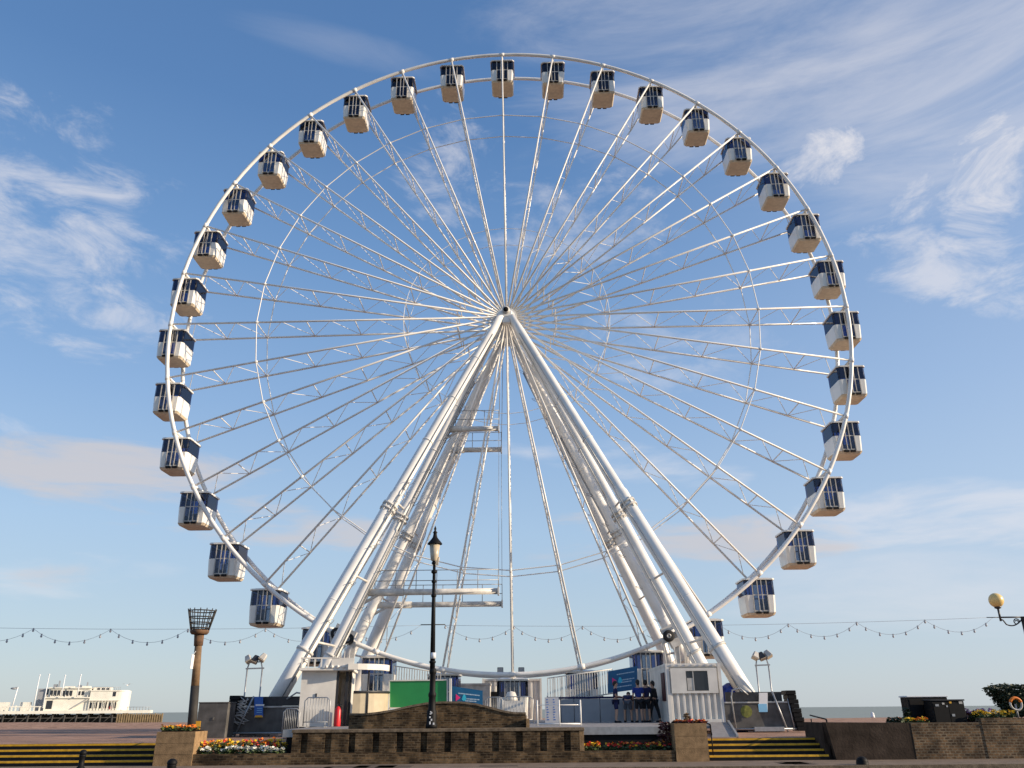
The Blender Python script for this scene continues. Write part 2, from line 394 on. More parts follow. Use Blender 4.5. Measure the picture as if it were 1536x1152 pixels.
for r, rad in ((16.0, .034), (6.6, .018)):
    for s_ in (-1, 1):
        rr = (r - .55) / (R - .63); y = s_ * (.95 + (HW - .95) * rr)
        MB().path([on(t, r, y) for t in TH], rad, 6, closed=True).build('brace_ring', 'steel', wheel)
hub = MB()
hub.lathe([(.01, -1.05), (.52, -1.05), (.58, -.98), (.58, -.88), (.40, -.84), (.40, .84), (.58, .88), (.58, .98), (.52, 1.05), (.01, 1.05)], (0, 0, HZ), 28, axis='y')
for k in range(N):
    for s_ in (-1, 1): hub.box(on(TH[k], .56, s_ * .96), (.09, .13, .16), Matrix.Rotation(TH[k], 3, 'Y'))
hub = hub.build('hub', 'steel', wheel)
MB().lathe([(.01, -2.02), (.23, -2.02), (.23, 2.02), (.01, 2.02)], (0, 0, HZ), 20, axis='y').build('axle', 'steel_dirty', wheel)
MB().lathe([(.005, -2.08), (.15, -2.08), (.17, -2.022), (.005, -2.021)], (0, 0, HZ), 18, axis='y').build('axle_cap', 'black', wheel)
hb = MB()
for s_ in (-1, 1):
    hb.box((0, s_ * 1.62, HZ - .2), (.72, .44, .4)); hb.box((0, s_ * 1.62, HZ - .6), (.5, .40, .42)); hb.box((0, s_ * 1.62, HZ + .1), (.56, .3, .22), taper=.6)
    for q in (-1, 1): hb.tube((q * .3, s_ * 1.9, HZ - .3), (q * .3, s_ * 1.9, HZ - .75), .05, n=8)
hb.build('bearing_housing', 'steel', wheel, .03)
LEGS = {}
for sx in (-1, 1):
    for i, (yt, yf, xf, rt, rb) in enumerate(((-1.72, -7.9, 11.25, .27, .38), (-1.45, -3.55, 10.8, .27, .36), (1.45, 3.0, 11.5, .27, .36), (1.72, 7.6, 11.22, .27, .38))):
        a = Vector((sx * .32, yt, HZ - .35)); f = Vector((sx * xf + .3, yf, .35)); d = f - a
        P = lambda u: a + d * u
        mb = MB().path([P(0), P(.05), P(.515), P(.52), P(.86), P(.865), P(1)], [rt * .8, rt, rt + (rb - rt) * .35, rb * .93, rb * .97, rb * 1.03, rb], 22)
        for u in (.14, .26, .38, .66, .76): mb.tube(P(u) - d.normalized() * .03, P(u) + d.normalized() * .03, (rt + (rb - rt) * u) * 1.03, n=22)
        lg = mb.build('support_leg', 'steel', wheel)
        of_ = Vector((-sx * .55, -.75 if i < 2 else .75, -.2)).normalized()
        MB().path([P(u) + of_ * (rt + (rb - rt) * u + .03) for u in (.06, .2, .35, .5)], .028, 5).path([P(u) + of_ * (rb + .05) for u in (.58, .7, .85, .97)], .028, 5).path([P(.5) + of_ * (rb - .02), P(.52) + of_ * .5, P(.57) + of_ * .5, P(.58) + of_ * (rb + .05)], .028, 5).build('cable', 'galv', lg)
        fl = MB(); dn = d.normalized()
        for u, rr in ((.545, .43), (.555, .43)): fl.tube(P(u) - dn * .05, P(u) + dn * .05, rr, n=20)
        x_, y_ = frame(dn)
        for q in range(8):
            o_ = (x_ * math.cos(q * PI / 4) + y_ * math.sin(q * PI / 4)) * .39
            fl.bar(P(.54) + o_, P(.562) + o_, .06, .04)
        fl.build('flange', 'steel_dirty', lg)
        MB().tube(P(.86) - dn * .06, P(.86) + dn * .06, rb * 1.14, n=18).build('flange', 'steel_dirty', lg)
        MB().box(P(1) - Vector((0, 0, .22)), (1.3, 1.3, .18)).box(P(1) - Vector((0, 0, .08)), (.8, .8, .3)).build('foot_plate', 'galv', lg, .01)
        LEGS[sx, i] = (a, f)
def ladder(a, b, off, w=.36, gap=.42):
    mb = MB(); d = (b - a); L = d.length; d.normalize(); s_ = d.cross(Vector((0, 1, 0))).normalized()
    w_ = Vector((0, 1, 0)) - d * d.y; w_.normalize()
    A, Bq = a + off, b + off
    for q in (-1, 1): mb.tube(A + w_ * w / 2 * q, Bq + w_ * w / 2 * q, .03, n=5)
    k = 0
    while k * gap < L:
        p = A + d * (k * gap); mb.tube(p - w_ * w / 2, p + w_ * w / 2, .02, n=4)
        if k % 5 == 0:
            mb.tube(p, p - off * .7, .025, n=4)
            mb.path([p + w_ * .3 * math.cos(t) + off.normalized() * .4 * math.sin(t) for t in [i * PI / 6 for i in range(7)]], .015, 4)
        k += 1
    return mb
for sx, i, u0, u1 in ((-1, 0, .5, .93), (-1, 1, .2, .95), (1, 3, .1, .95), (1, 2, .3, .95)):
    a, f = LEGS[sx, i]
    ladder(a.lerp(f, u0), a.lerp(f, u1), Vector((-sx * .42, -.05 if i < 2 else .05, .22))).build('ladder', 'galv', wheel)
# maintenance half beams
for zz, yl in ((16.95 - PZL, -2.0), (16.95 - PZL, 2.0), (7.5 - PZL, -2.6), (7.5 - PZL, 2.75)):
    a, f = LEGS[-1, 1 if yl < 0 else 2]; u = (zz - a.z) / (f.z - a.z); p = a.lerp(f, u)
    x1_ = -.45; m_ = MB()
    m_.tube((p.x - .1, p.y, zz), (x1_, p.y, zz), .16, n=16); q_ = (p.x * .7 + x1_ * .3, p.y, zz); m_.tube((p.x + .2, p.y, zz), q_, .2, n=16)
    m_.box((x1_, p.y, zz), (.08, .42, .42)); m_.tube((p.x - .05, p.y, zz - .6), (p.x + .8, p.y, zz - .12), .08, n=8)
    bm_ = m_.build('half_beam', 'steel_dirty', wheel)
    rl = MB()
    nseg = 6 if zz < 10 else 3
    for q in range(nseg + 1):
        x = p.x + .6 + (x1_ - p.x - .6) * q / nseg; rl.tube((x, p.y, zz + .15), (x, p.y, zz + 1.15), .022, n=5)
    for h in (.6, 1.15): rl.tube((p.x + .6, p.y, zz + h), (x1_, p.y, zz + h), .022, n=5)
    rl.build('handrail', 'galv', bm_)
cb_ = MB()
for y in (-2.0, 2.0): cb_.tube((-.45, y, 16.9 - PZL), (-.3, y * .8, HZ - .5), .02, n=5).tube((-.45, y, 16.9 - PZL), (-.45, y * 1.3, 7.5 - PZL), .014, n=5)
cb_.build('cable', 'galv', wheel)
# cross bracing between neighbouring legs
for sx in (-1, 1):
    for i, j in ((0, 1), (2, 3)):
        mb = MB()
        for u in (.53, .7, .84):
            A = LEGS[sx, i][0].lerp(LEGS[sx, i][1], u); Bq = LEGS[sx, j][0].lerp(LEGS[sx, j][1], u); mb.tube(A, Bq, .06, n=8)
        mb.build('leg_brace', 'steel_dirty', wheel)
# drive units at the lower rim
for sx in (-1, 1):
    t = sx * .43 + PI; p = on(t, R - .05, -HW - .28); d = Vector((math.cos(t), 0, -math.sin(t))); rad = Vector((math.sin(t), 0, math.cos(t)))
    dm = MB(); rot = Matrix((d, Vector((0, 1, 0)), rad)).transposed()
    dm.box(p + rad * .12, (1.5, .34, .3), rot); dm.box(p + rad * .45 + d * .1, (.7, .5, .42), rot); dm.box(p - rad * .35, (1.2, .3, .3), rot)
    dm.bar(p + rad * .4, p + Vector((-sx * .1, -.1, -3.0)), .22, .22); dm.bar(p + d * .7, p + d * .3 + Vector((0, -.1, -3.0)), .14, .14); dm.bar(p - d * .7, p - d * .5 + Vector((0, -.1, -3.0)), .14, .14)
    for q in range(6):
        dm.bar(p + d * (-.8 + q * .3) + Vector((0, -.2, -.3)), p + d * (-.7 + q * .25) + Vector((0, -.25, -2.2)), .05, .05)
    du = dm.build('drive_unit', 'steel_dirty', wheel, .01)
    for q in (-1, 1):
        MB().lathe([(.12, -.1), (.27, -.11), (.31, -.05), (.31, .05), (.27, .11), (.12, .1)], p + d * .36 * q - Vector((0, .24, 0)), 18, axis='y').build('drive_tyre', 'rubber', du)
        MB().lathe([(.125, .06), (.125, -.03), (.06, -.03), (.06, .06)], p + d * .36 * q - Vector((0, .31, 0)), 12, axis='y').build('wheel_hub', 'galv', du)

# ------------------------------------------------------------------ gondolas
def make_gondola():
    g = thing('gondola', '', 'gondola', group='gondolas around the big wheel')
    w, d, ch = .84, .90, .13
    fx, sy = w - ch, d - ch
    outline = [(-fx, -d), (fx, -d), (w, -sy), (w, sy), (fx, d), (-fx, d), (-w, sy), (-w, -sy)]
    zb, zs, zt = -2.06, -1.12, -.30
    def wall(mb, p, q, z0, z1, th=.035, k0=1., k1=1., mi=0):
        p, q = Vector((*p, 0)), Vector((*q, 0)); nrm = Vector((-(q - p).y, (q - p).x, 0)).normalized()
        vs = []
        for z, k in ((z0, k0), (z1, k1)):
            for X in (p, q, q + nrm * th, p + nrm * th): vs.append((X.x * k, X.y * k, z))
        mb.add(vs, [(3, 2, 1, 0), (4, 5, 6, 7), (0, 1, 5, 4), (1, 2, 6, 5), (2, 3, 7, 6), (3, 0, 4, 7)], mi)
    dw = .40
    segs = []
    for i in range(8):
        p, q = outline[i], outline[(i + 1) % 8]
        if i in (0, 4):
            s_ = -1 if i == 0 else 1
            a, bq = ((-fx, s_ * d), (-dw, s_ * d)), ((dw, s_ * d), (fx, s_ * d))
            if i == 0: segs += [a, bq]
            else: segs += [((fx, d), (dw, d)), ((-dw, d), (-fx, d))]
        else: segs.append((p, q))
    body = MB()
    for p, q in segs: wall(body, p, q, zb, zs, k0=.94)
    body.span((-w * .9, -d * .9, zb), (w * .9, d * .9, zb + .04))
    body = body.build('body', 'cabin', g)
    for q in range(4):
        a_, b_ = outline[(2 * q + 1) % 8], outline[(2 * q + 2) % 8]; x, y = (a_[0] + b_[0]) / 2, (a_[1] + b_[1]) / 2
        MB().tube((x * .965, y * .965, zs), (x * .955, y * .955, zt + .04), .035, n=6).build('corner_post', 'dark', g)
    MB().slab([(x * .945, y * .945) for x, y in outline], zb - .13, zb - .01, t=.90).build('floor_pan', 'under', g)
    MB().slab([(x * 1.06, y * 1.05) for x, y in outline], zt, zt + .09).add([(x * 1.04, y * 1.03, zt + .091) for x, y in outline] + [(x * .7, y * .7, zt + .16) for x, y in outline], [(i, (i + 1) % 8, (i + 1) % 8 + 8, i + 8) for i in range(8)] + [tuple(range(8, 16))]).build('roof', 'cabin', g)
    MB().slab([(x * .96, y * .96) for x, y in outline], zt - .05, zt - .004).build('ceiling', 'dark', g)
    for s_ in (-1, 1):
        mb = MB()
        for p, q in segs:
            if s_ * (p[0] + q[0]) > 0: wall(mb, (p[0] * .985, p[1] * .985), (q[0] * .985, q[1] * .985), zs + .01, zt - .055, th=.012)
        mb.build('window', 'glass', g)
    for s_ in (-1, 1):
        dr = MB().span((-dw + .03, s_ * d * .985 - .008, zb + .1), (dw - .03, s_ * d * .985 + .008, zt - .06)).build('door', 'clearglass', g)
        fm = MB()
        for x in (-dw, dw): fm.box((x, s_ * (d * .985 + .012), (zb + zt) / 2 + .02), (.05, .05, zt - zb - .06))
        for x in (-.11, .11): fm.box((x, s_ * (d * .985 + .012), (zb + zt) / 2 + .02), (.045, .06, zt - zb - .06))
        fm.span((-dw, s_ * d * .985 - .02, zb + .02), (dw, s_ * d * .985 + .03, zb + .12))
        fm.span((-dw, s_ * d * .985 - .012, zs - .03), (dw, s_ * d * .985 + .02, zs + .03))
        fm.build('door_frame', 'grime', dr)
        for q in (-1, 1): MB().box((q * .2, s_ * (d + .0), zb - .01), (.28, .09, .12)).build('black_slot', 'black', g)  # black blocks drawn as the dark slots at the foot of the door
        MB().span((s_ * .72, -.55, zb + .35), (s_ * .36, .55, zb + .45)).span((s_ * .72, -.55, zb + .45), (s_ * .66, .55, zs + .08)).build('seat', 'greypanel', g)
    hg = MB().tube((0, -.9, -.06), (0, .9, -.06), .05, n=8)
    for y in (-.62, .62): hg.box((0, y, -.16), (.26, .1, .14), taper=.6)
    for y in (-.9, .9): hg.bar((0, y, .02), (0, y, -.2), .08, .06)
    hg.build('hanger', 'steel', g)
    return g
ORD = ['', 'first', 'second', 'third', 'fourth', 'fifth', 'sixth', 'seventh', 'eighth', 'ninth', 'tenth', 'eleventh', 'twelfth', 'thirteenth', 'fourteenth', 'fifteenth', 'sixteenth', 'seventeenth']
g0 = make_gondola()
rotw = Matrix.Rotation(YAW, 3, 'Z')
for k in range(N):
    g = g0 if k == 0 else dup(g0)
    rnd = random.Random(k * 3)
    p = W0 + rotw @ on(TH[k], R, 0); g.location = p; g.rotation_euler = (0, 0, YAW)
    if k == 0: lab = 'white gondola with blue windows at the very top of the wheel'
    elif k == 18: lab = 'white gondola with blue windows at the very bottom of the wheel'
    elif k < 18: lab = f'white gondola, {ORD[k]} clockwise from the topmost one on the wheel'
    else: lab = f'white gondola, {ORD[36 - k]} anticlockwise from the topmost one on the wheel'
    g['label'] = lab

# ------------------------------------------------------------------ wheel deck, kiosks, fences
DZ = 1.05
dxa, dxb = PX(426, 30.9, 1.05), PX(1008, 30.9, 1.05)
YD = 30.9
dk = thing('boarding_deck', 'grey steel boarding deck with black filling below it in front of the wheel', 'platform', (0, YD, PZL))
MB().span((dxa, 0, .2), (dxb, 5.5, DZ - PZL)).span((dxa - .8, 5.502, .2), (dxb + 2.6, 22, DZ - PZL)).build('deck_plate', 'deck', dk)
ed = MB().span((dxa - .02, -.05, .16), (dxb, -.002, DZ - PZL - .004))
ed.build('edge_trim', 'galv', dk)
MB().span((dxa + .1, .06, -.36), (dxb - .1, .16, .198)).span((dxa + .1, .161, .01), (dxb - .1, 21, .198)).span((dxb - .098, 5.7, 0), (dxb + 2.5, 20.8, .196)).build('base', 'black', dk)  # black filler for the dark gap below the deck, covers the promenade's front face

def corr(mb, x0, x1, y, z0, z1, pitch=.28, dep=.07, mi=0):
    n = max(2, round((x1 - x0) / pitch)); p = (x1 - x0) / n; vs = []
    prof = []
    for k in range(n):
        a = x0 + k * p
        prof += [(a, 0), (a + p * .3, 0), (a + p * .5, dep), (a + p * .8, dep)]
    prof.append((x1, 0))
    for x, e in prof: vs += [(x, y + e, z0), (x, y + e, z1)]
    mb.add(vs, [(2 * i, 2 * i + 2, 2 * i + 3, 2 * i + 1) for i in range(len(prof) - 1)], mi)
# right container (control cabin)
YC = 38.0
xa, xb = PX(1001, YC, 2.3), PX(1084, YC, 2.3); w = xb - xa; hc = PZ(1040, 995, YC) - DZ
kc = thing('control_cabin', 'white corrugated container with a window panel next to the group of people', 'cabin', ((xa + xb) / 2, YC, DZ), YAW)
h = w / 2
fr = MB()
for x in (-h + .07, h - .07): fr.span((x - .07, -.02, 0), (x + .07, .14, hc))
fr.span((-h + .14, -.015, 0), (h - .14, .12, .14)).span((-h + .14, -.015, hc - .14), (h - .14, .12, hc))
fr.span((-h, .141, 0), (-h + .1, 5.5, .12)).span((-h, .141, hc - .12), (-h + .1, 5.5, hc))
for k in range(7): fr.box((-h + .3 + k * (w - .6) / 6, -.03, hc - .07), (.12, .04, .05))
fr.build('corner_frame', 'container', kc)
wl = MB(); corr(wl, -h + .14, h - .14, .0, .14, hc * .5, dep=.11); wl.span((-h + .14, .06, hc * .5), (h - .14, .1, hc - .14))
wl.span((-h + .02, .2, .12), (-h + .06, 5.5, hc - .12)).span((h - .06, .2, .02), (h - .02, 5.5, hc - .05)).span((-h + .02, 5.4, .02), (h - .02, 5.5, hc - .05)).span((-h + .05, .15, hc - .06), (h - .05, 5.45, hc - .01))
wl.build('corrugated_wall', 'container', kc)
pz0, pz1 = hc * .49, hc - .2
pn = MB(); wx0, wx1 = -.35, .62; wz0, wz1 = pz0 + .1, pz1 - .12
for a, b_ in (((-h + .2, pz0), (wx0, pz1)), ((wx1, pz0), (h - .2, pz1)), ((wx0, pz0), (wx1, wz0)), ((wx0, wz1), (wx1, pz1))): pn.span((a[0], -.05, a[1]), (b_[0], .0, b_[1]))
pn = pn.build('window_panel', 'container', kc)
MB().span((wx0 + .01, -.02, wz0 + .01), (wx1 - .01, -.008, wz1 - .01)).build('window', 'glassdark', pn)
MB().span((wx0 + .3, -.045, wz0 + .01), (wx0 + .34, -.022, wz1 - .01)).span((wx0 + .04, -.034, wz0 + .02), (wx0 + .3, -.024, wz1 - .3)).build('window_frame', 'grime', pn)
MB().span((-h - .03, .5, .9), (-h + .018, 1.4, 2.1)).build('notice_board', 'maroon', kc)
# left kiosk
YK = 36.2
xa, xb = PX(451, YK, 2.3), PX(524, YK, 2.3); w = xb - xa; hk = PZ(490, 1006, YK) - DZ
kk = thing('ticket_kiosk', 'white ticket kiosk with roof railing, red fire extinguisher in its open doorway', 'kiosk', ((xa + xb) / 2, YK, DZ), .12)
h = w / 2; xd = h * .42
MB().span((-h, 0, 0), (xd, .1, hk)).span((-h, .102, 0), (-h + .1, 3, hk)).span((h - .1, .9, 0), (h, 3, hk)).span((-h + .1, 2.9, 0), (h - .1, 3, hk)).build('wall', 'container', kk)
MB().span((-h - .08, -.35, hk), (h + .1, 3.1, hk + .1)).build('roof', 'container', kk)
MB().span((xd + .02, .02, 0), (xd + .1, .1, hk)).span((h - .09, .8, 0), (h - .01, .88, hk)).span((xd + .35, .5, .02), (xd + .47, .6, hk - .02)).build('door_post', 'dark', kk)
MB().span((xd + .12, 1.4, 0.01), (h - .12, 1.44, hk - .3)).build('inner_door', 'grime', kk)
MB().box((-h * .35, -.02, hk * .55), (.06, .04, .16)).build('handle', 'dark', kk)
rl = MB()
for k in range(9):
    x = -h + (w + .1) * k / 8; rl.span((x - .03, -.33, hk + .1), (x + .03, -.29, hk + .48)); 
rl.span((-h - .05, -.34, hk + .46), (h * .5, -.28, hk + .52)); rl.span((h * .2, -.34, hk + .1), (h + .1, -.3, hk + .5))
for k in range(5): rl.sphere((-h * .0 + k * .24, -.36, hk + .14), .07, 10)
rl.build('roof_railing', 'container', kk)
cur = MB(); pts = []
for k in range(9):
    a = k / 8 * PI * .62; pts.append((h - .1 + 1.7 * math.sin(a) * 1.0, -.55 + 1.9 * (1 - math.cos(a)) * .9))
cur.add([(x, y, hk + .02) for x, y in pts] + [(x, y, hk + .26) for x, y in pts] + [(x * .98, y + .3, hk + .02) for x, y in pts] + [(x * .98, y + .3, hk + .26) for x, y in pts],
        [(i, i + 1, i + 10, i + 9) for i in range(8)] + [(i + 9, i + 10, i + 28, i + 27) for i in range(8)] + [(i, i + 18, i + 19, i + 1) for i in range(8)] + [(i + 18, i + 27, i + 28, i + 19) for i in range(8)])
cur.build('curved_canopy', 'container', kk)
ct = MB(); pt2 = [(h + .15 + 1.45 * math.sin(a), -.1 + 1.5 * (1 - math.cos(a))) for a in [k / 8 * PI * .55 for k in range(9)]]
ct.add([(x, y, .1) for x, y in pt2] + [(x, y, 1.3) for x, y in pt2], [(i, i + 1, i + 10, i + 9) for i in range(8)])
ct.build('curved_counter', 'tan', kk)
MB().path([(x * 1.01, y - .02, 1.34) for x, y in pt2], .05, 6).tube((pt2[2][0], pt2[2][1] - .02, 0), (pt2[2][0], pt2[2][1] - .02, hk), .04, n=8).build('counter_rail', 'dark', kk)
# red bins in the doorway
rb = thing('fire_extinguisher', 'red fire extinguisher standing in the kiosk doorway', 'fire extinguisher', (PX(507, YK - .1, 1.5), YK - .15, DZ))
MB().lathe([(.01, 0), (.13, 0), (.14, .05), (.14, .62), (.08, .74), (.04, .78), (.01, .78)], n=14).build('cylinder', 'red', rb)
MB().box((0, 0, .82), (.05, .05, .1)).bar((0, 0, .86), (.16, -.02, .84), .03, .03).build('valve', 'dark', rb)
MB().path([(.04, 0, .82), (.17, -.02, .72), (.17, -.03, .3)], .018, 6).build('hose', 'rubber', rb)

# green board and banners
def board(name, pa, pb, ya, yb, Y, m, label, cat, frame_m='grime', Y2=None, leg=0):
    Y2 = Y if Y2 is None else Y2
    p00, p01 = at(pa, ya[1], Y), at(pa, ya[0], Y); p10, p11 = at(pb, yb[1], Y2), at(pb, yb[0], Y2)
    o = (p00 + p10) / 2; o.z = min(p00.z, p10.z)
    t = thing(name, label, cat, o); n = Vector((0, .05, 0))
    q = [p00 - o, p10 - o, p11 - o, p01 - o]
    MB().add(q + [v + n for v in q], [(0, 1, 2, 3), (7, 6, 5, 4), (0, 4, 5, 1), (1, 5, 6, 2), (2, 6, 7, 3), (3, 7, 4, 0)]).build('panel', m, t)
    return t, q
t, q = board('green_board', 584, 671, (1021, 1062), (1020, 1062), 38.2, 'green', 'plain bright green board in a white frame behind the arched wall', 'board')
fm = MB()
for i in range(4): fm.bar(q[i] + Vector((0, -.02, 0)), q[(i + 1) % 4] + Vector((0, -.02, 0)), .05, .05)
fm.bar(q[1] + Vector((.14, 0, -.2)), q[2] + Vector((.14, 0, .06)), .2, .1)
fm.tube(q[0], q[0] + Vector((0, .1, -1)), .04).tube(q[1], q[1] + Vector((0, .1, -1)), .04).build('frame', 'container', t)
def logo(t, q, rows):
    def P(u, v): return q[0].lerp(q[1], u).lerp(q[3].lerp(q[2], u), v) + Vector((0, -.012, 0))
    mb = MB(); c = P(.2, .52); hgt = (q[3] - q[0]).length * .16
    ux = (q[1] - q[0]).normalized()
    mb.add([c + Vector((0, 0, hgt)) - ux * hgt * .5, c + Vector((0, 0, -hgt)) - ux * hgt * .5, c + ux * hgt * .8], [(0, 1, 2)]).build('arrow_mark', 'pink', t)
    mb = MB(); c = c + ux * hgt * 1.9
    for i in range(3): mb.add([c + ux * hgt * .7 * math.cos(a) * (1 - .2 * i) + Vector((0, 0, hgt * .55 * math.sin(a) + hgt * .3 * (i - 1))) for a in [j * PI / 5 for j in range(10)]], [tuple(range(10))])
    for j in range(len(mb.v)): mb.v[j].y -= .002 * (j // 10)
    mb.build('round_mark', 'cyan', t)
    mb = MB()
    for u0, u1, v in rows:
        x = u0
        rn = random.Random(int(v * 100))
        while x < u1:
            l_ = rn.uniform(.015, .04); a, b_ = P(x, v), P(min(x + l_, u1), v); hh = (q[3] - q[0]).length * .022
            mb.add([a - Vector((0, 0, hh)), b_ - Vector((0, 0, hh)), b_ + Vector((0, 0, hh)), a + Vector((0, 0, hh))], [(0, 1, 2, 3)]); x += l_ + .012
    mb.build('small_print', 'whiteprint', t)
t, q = board('blue_banner', 677, 724, (1029, 1064), (1036, 1064), 39.0, 'blue', 'blue banner with a pink and turquoise mark next to the green board', 'banner')
logo(t, q, [(.22, .9, .72), (.45, .9, .5), (.45, .8, .4), (.2, .7, .2)])
t, q = board('blue_banner', 912, 956, (1007, 1040), (999, 1034), 42.2, 'blue', 'blue banner with a pink and turquoise mark on the ramp railing behind the people', 'banner', Y2=41.9)
logo(t, q, [(.3, .9, .78), (.45, .9, .5), (.45, .8, .4), (.3, .8, .22)])

# grey fence panels on the deck
def fence_row():
    t = thing('panel_fence', 'grey solid panel fence with a dark top rail on the boarding deck', 'fence', (PX(910, 41.2, DZ), 41.2, DZ))
    xs = [PX(p, 41.2, DZ) - t.location.x for p in (822, 842, 862, 901, 940, 979, 1002)]
    for a, b_ in zip(xs, xs[1:]): MB().span((a + .02, 0, .02), (b_ - .02, .05, 1.04)).build('panel', 'greypanel', t)
    MB().span((xs[0], -.01, 1.05), (xs[-1], .06, 1.14)).build('top_rail', 'navy', t)
    for x in xs: MB().tube((x, .08, 0), (x, .08, 1.2), .03, n=6).build('post', 'galv', t)
fence_row()
def slanted_rail(pts, Y, label, name='ramp_railing', n=16, hh=1.05, m='grime'):
    P = [at(px, py, Y) for px, py in pts]; o = P[0].copy(); t = thing(name, label, 'railing', o)
    a, b_ = P[0] - o, P[1] - o; up = Vector((0, 0, hh))
    mb = MB().tube(a + up, b_ + up, .03, n=6).tube(a, b_, .03, n=6); mb.build('rail', m, t)
    mb = MB()
    for k in range(n + 1):
        p = a.lerp(b_, k / n)
        mb.bar(p + Vector((0, 0, .02)), p + up, .05 if k % 4 else .07, .04)
    mb.build('baluster', m, t)
    return t
slanted_rail([(822, 1054), (920, 1040)], 43.2, 'upper railing of white balusters sloping up to the right banner', n=26, hh=1.15, m='container')
slanted_rail([(826, 1056), (905, 1044)], 44.0, 'second white baluster railing just behind the sloping front railing', n=14, hh=1.25)
slanted_rail([(590, 1028), (660, 1038)], 44.3, 'grey baluster railing above the green board left of the lamp post', n=18, hh=.95)
def crowd_barrier(pa, pb, Y, label, z=DZ, hgt=1.1, m='galv', n=9):
    xa, xb = PX(pa, Y, z + .5), PX(pb, Y, z + .5); w = xb - xa
    t = thing('crowd_barrier', label, 'barrier', ((xa + xb) / 2, Y, z), group='metal crowd barriers on the deck')
    MB().path([(-w / 2, 0, .06), (-w / 2, 0, hgt - .12), (-w / 2 + .12, 0, hgt), (w / 2 - .12, 0, hgt), (w / 2, 0, hgt - .12), (w / 2, 0, .06)], .025, 6).tube((-w / 2, 0, .2), (w / 2, 0, .2), .02, n=6).build('frame', m, t)
    mb = MB()
    for k in range(1, n): mb.tube((-w / 2 + w * k / n, 0, .2), (-w / 2 + w * k / n, 0, hgt), .012, n=4)
    mb.build('bar', m, t)
    for s_ in (-1, 1): MB().bar((s_ * w * .35, -.28, .02), (s_ * w * .35, .28, .02), .06, .03).tube((s_ * w * .35, 0, .03), (s_ * w * .35, 0, .2), .02, n=5).build('foot', m, t)
crowd_barrier(456, 494, 34.2, 'metal crowd barrier in front of the white kiosk wall')
crowd_barrier(728, 754, 37.4, 'grey crowd barrier under the lowest gondola, left of its mate')
crowd_barrier(756, 800, 36.6, 'grey crowd barrier under the lowest gondola, beside the white notice board')
# white notice with blue print + white tube rails
M['notice'] = mat('grey_notice_paper', (.50, .51, .55), .6, var=.15)
nb = thing('notice_board', 'white notice board with blue printing standing on the deck', 'sign', (PX(828, 37.2, 1.5), 37.2, DZ))
zz = PZ(828, 1046, 37.2) - DZ; ww = .3
MB().span((-ww, 0, .05), (ww, .04, zz)).build('panel', 'notice', nb)
mb = MB()
for i in range(2):
    for k in range(9): mb.span((-ww + .08 + i * .28, -.006, .16 + k * .1), (-ww + .17 + i * .28 - (k % 3) * .02, -.002, .2 + k * .1))
mb.build('print', 'royal', nb)
wr = thing('deck_handrail', 'white tubular handrail along the deck edge beside the notice board', 'railing', (PX(838, 34, 1.2), 34, DZ))
xs = [PX(p, 34, 1.5) - wr.location.x for p in (806, 839, 871)]
for x in xs: MB().tube((x, 0, 0), (x, 0, PZ(838, 1050, 34) - DZ), .03, n=8).build('post', 'steel', wr)
MB().tube((xs[0], 0, .06), (xs[2], 0, .06), .03, n=8).tube((xs[0], .01, .75), (xs[2], .01, .75), .016, n=6).build('rail', 'steel', wr)
# plant containers behind the wheel
def far_box(pa, pb, py, Y, label, opening=True):
    xa, xb = PX(pa, Y, 2), PX(pb, Y, 2); w = xb - xa; hh = PZ((pa + pb) / 2, py, Y) - PZL
    t = thing('shipping_container', label, 'container', ((xa + xb) / 2, Y, PZL), YAW, group='white containers behind the wheel'); h = w / 2
    mb = MB(); corr(mb, -h + .1, h - .1, .03, .1, hh - .1, pitch=.34, dep=.08); mb.span((-h, .12, 0), (-h + .05, 4, hh)).span((h - .05, .12, 0), (h, 4, hh)).span((-h, .12, hh - .05), (h, 4, hh)).build('corrugated_wall', 'container', t)
    fr = MB()
    for x in (-h + .06, h - .06): fr.span((x - .06, -.03, 0), (x + .06, .1, hh + .02))
    fr.span((-h + .12, -.025, hh - .13), (h - .12, .1, hh)).span((-h + .12, -.025, 0), (h - .12, .1, .13)); fr.build('corner_frame', 'container', t)
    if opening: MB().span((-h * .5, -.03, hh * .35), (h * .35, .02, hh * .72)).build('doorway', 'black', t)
    return t
far_box(723, 776, 1018, 57.5, 'white container behind the lowest gondola, seen left of the bottom spoke')
far_box(779, 813, 1018, 57.5, 'white container behind the lowest gondola, seen right of the bottom spoke', False)
gb = single(MB().span((-1.1, 0, 0), (1.1, 1.8, PZ(712, 1028, 55) - PZL)).span((-1.16, -.06, PZ(712, 1028, 55) - PZL), (1.16, 1.86, PZ(712, 1028, 55) - PZL + .12)), 'generator_box', 'grime', 'small grey flat topped cabin behind the left blue banner', 'cabin', (PX(709, 55, 2), 55, PZL))
for i, px in enumerate((750.5, 782)):
    Y = 50.8; z = PZ(px, 1005, Y)
    t = thing('floodlight', ('dark square floodlight left of the bottom spoke above the rim', 'dark square floodlight right of the bottom spoke above the rim')[i], 'floodlight', (PX(px, Y, z), Y, PZL), group='square floodlights behind the wheel')
    MB().tube((0, .12, 0), (0, .12, z - PZL - .1), .04, n=6).build('pole', 'galv', t); MB().box((0, 0, z - PZL), (.36, .16, .3)).build('lamp_housing', 'dark', t, .02); MB().box((0, -.085, z - PZL), (.3, .01, .24)).build('lens', 'galv', t)
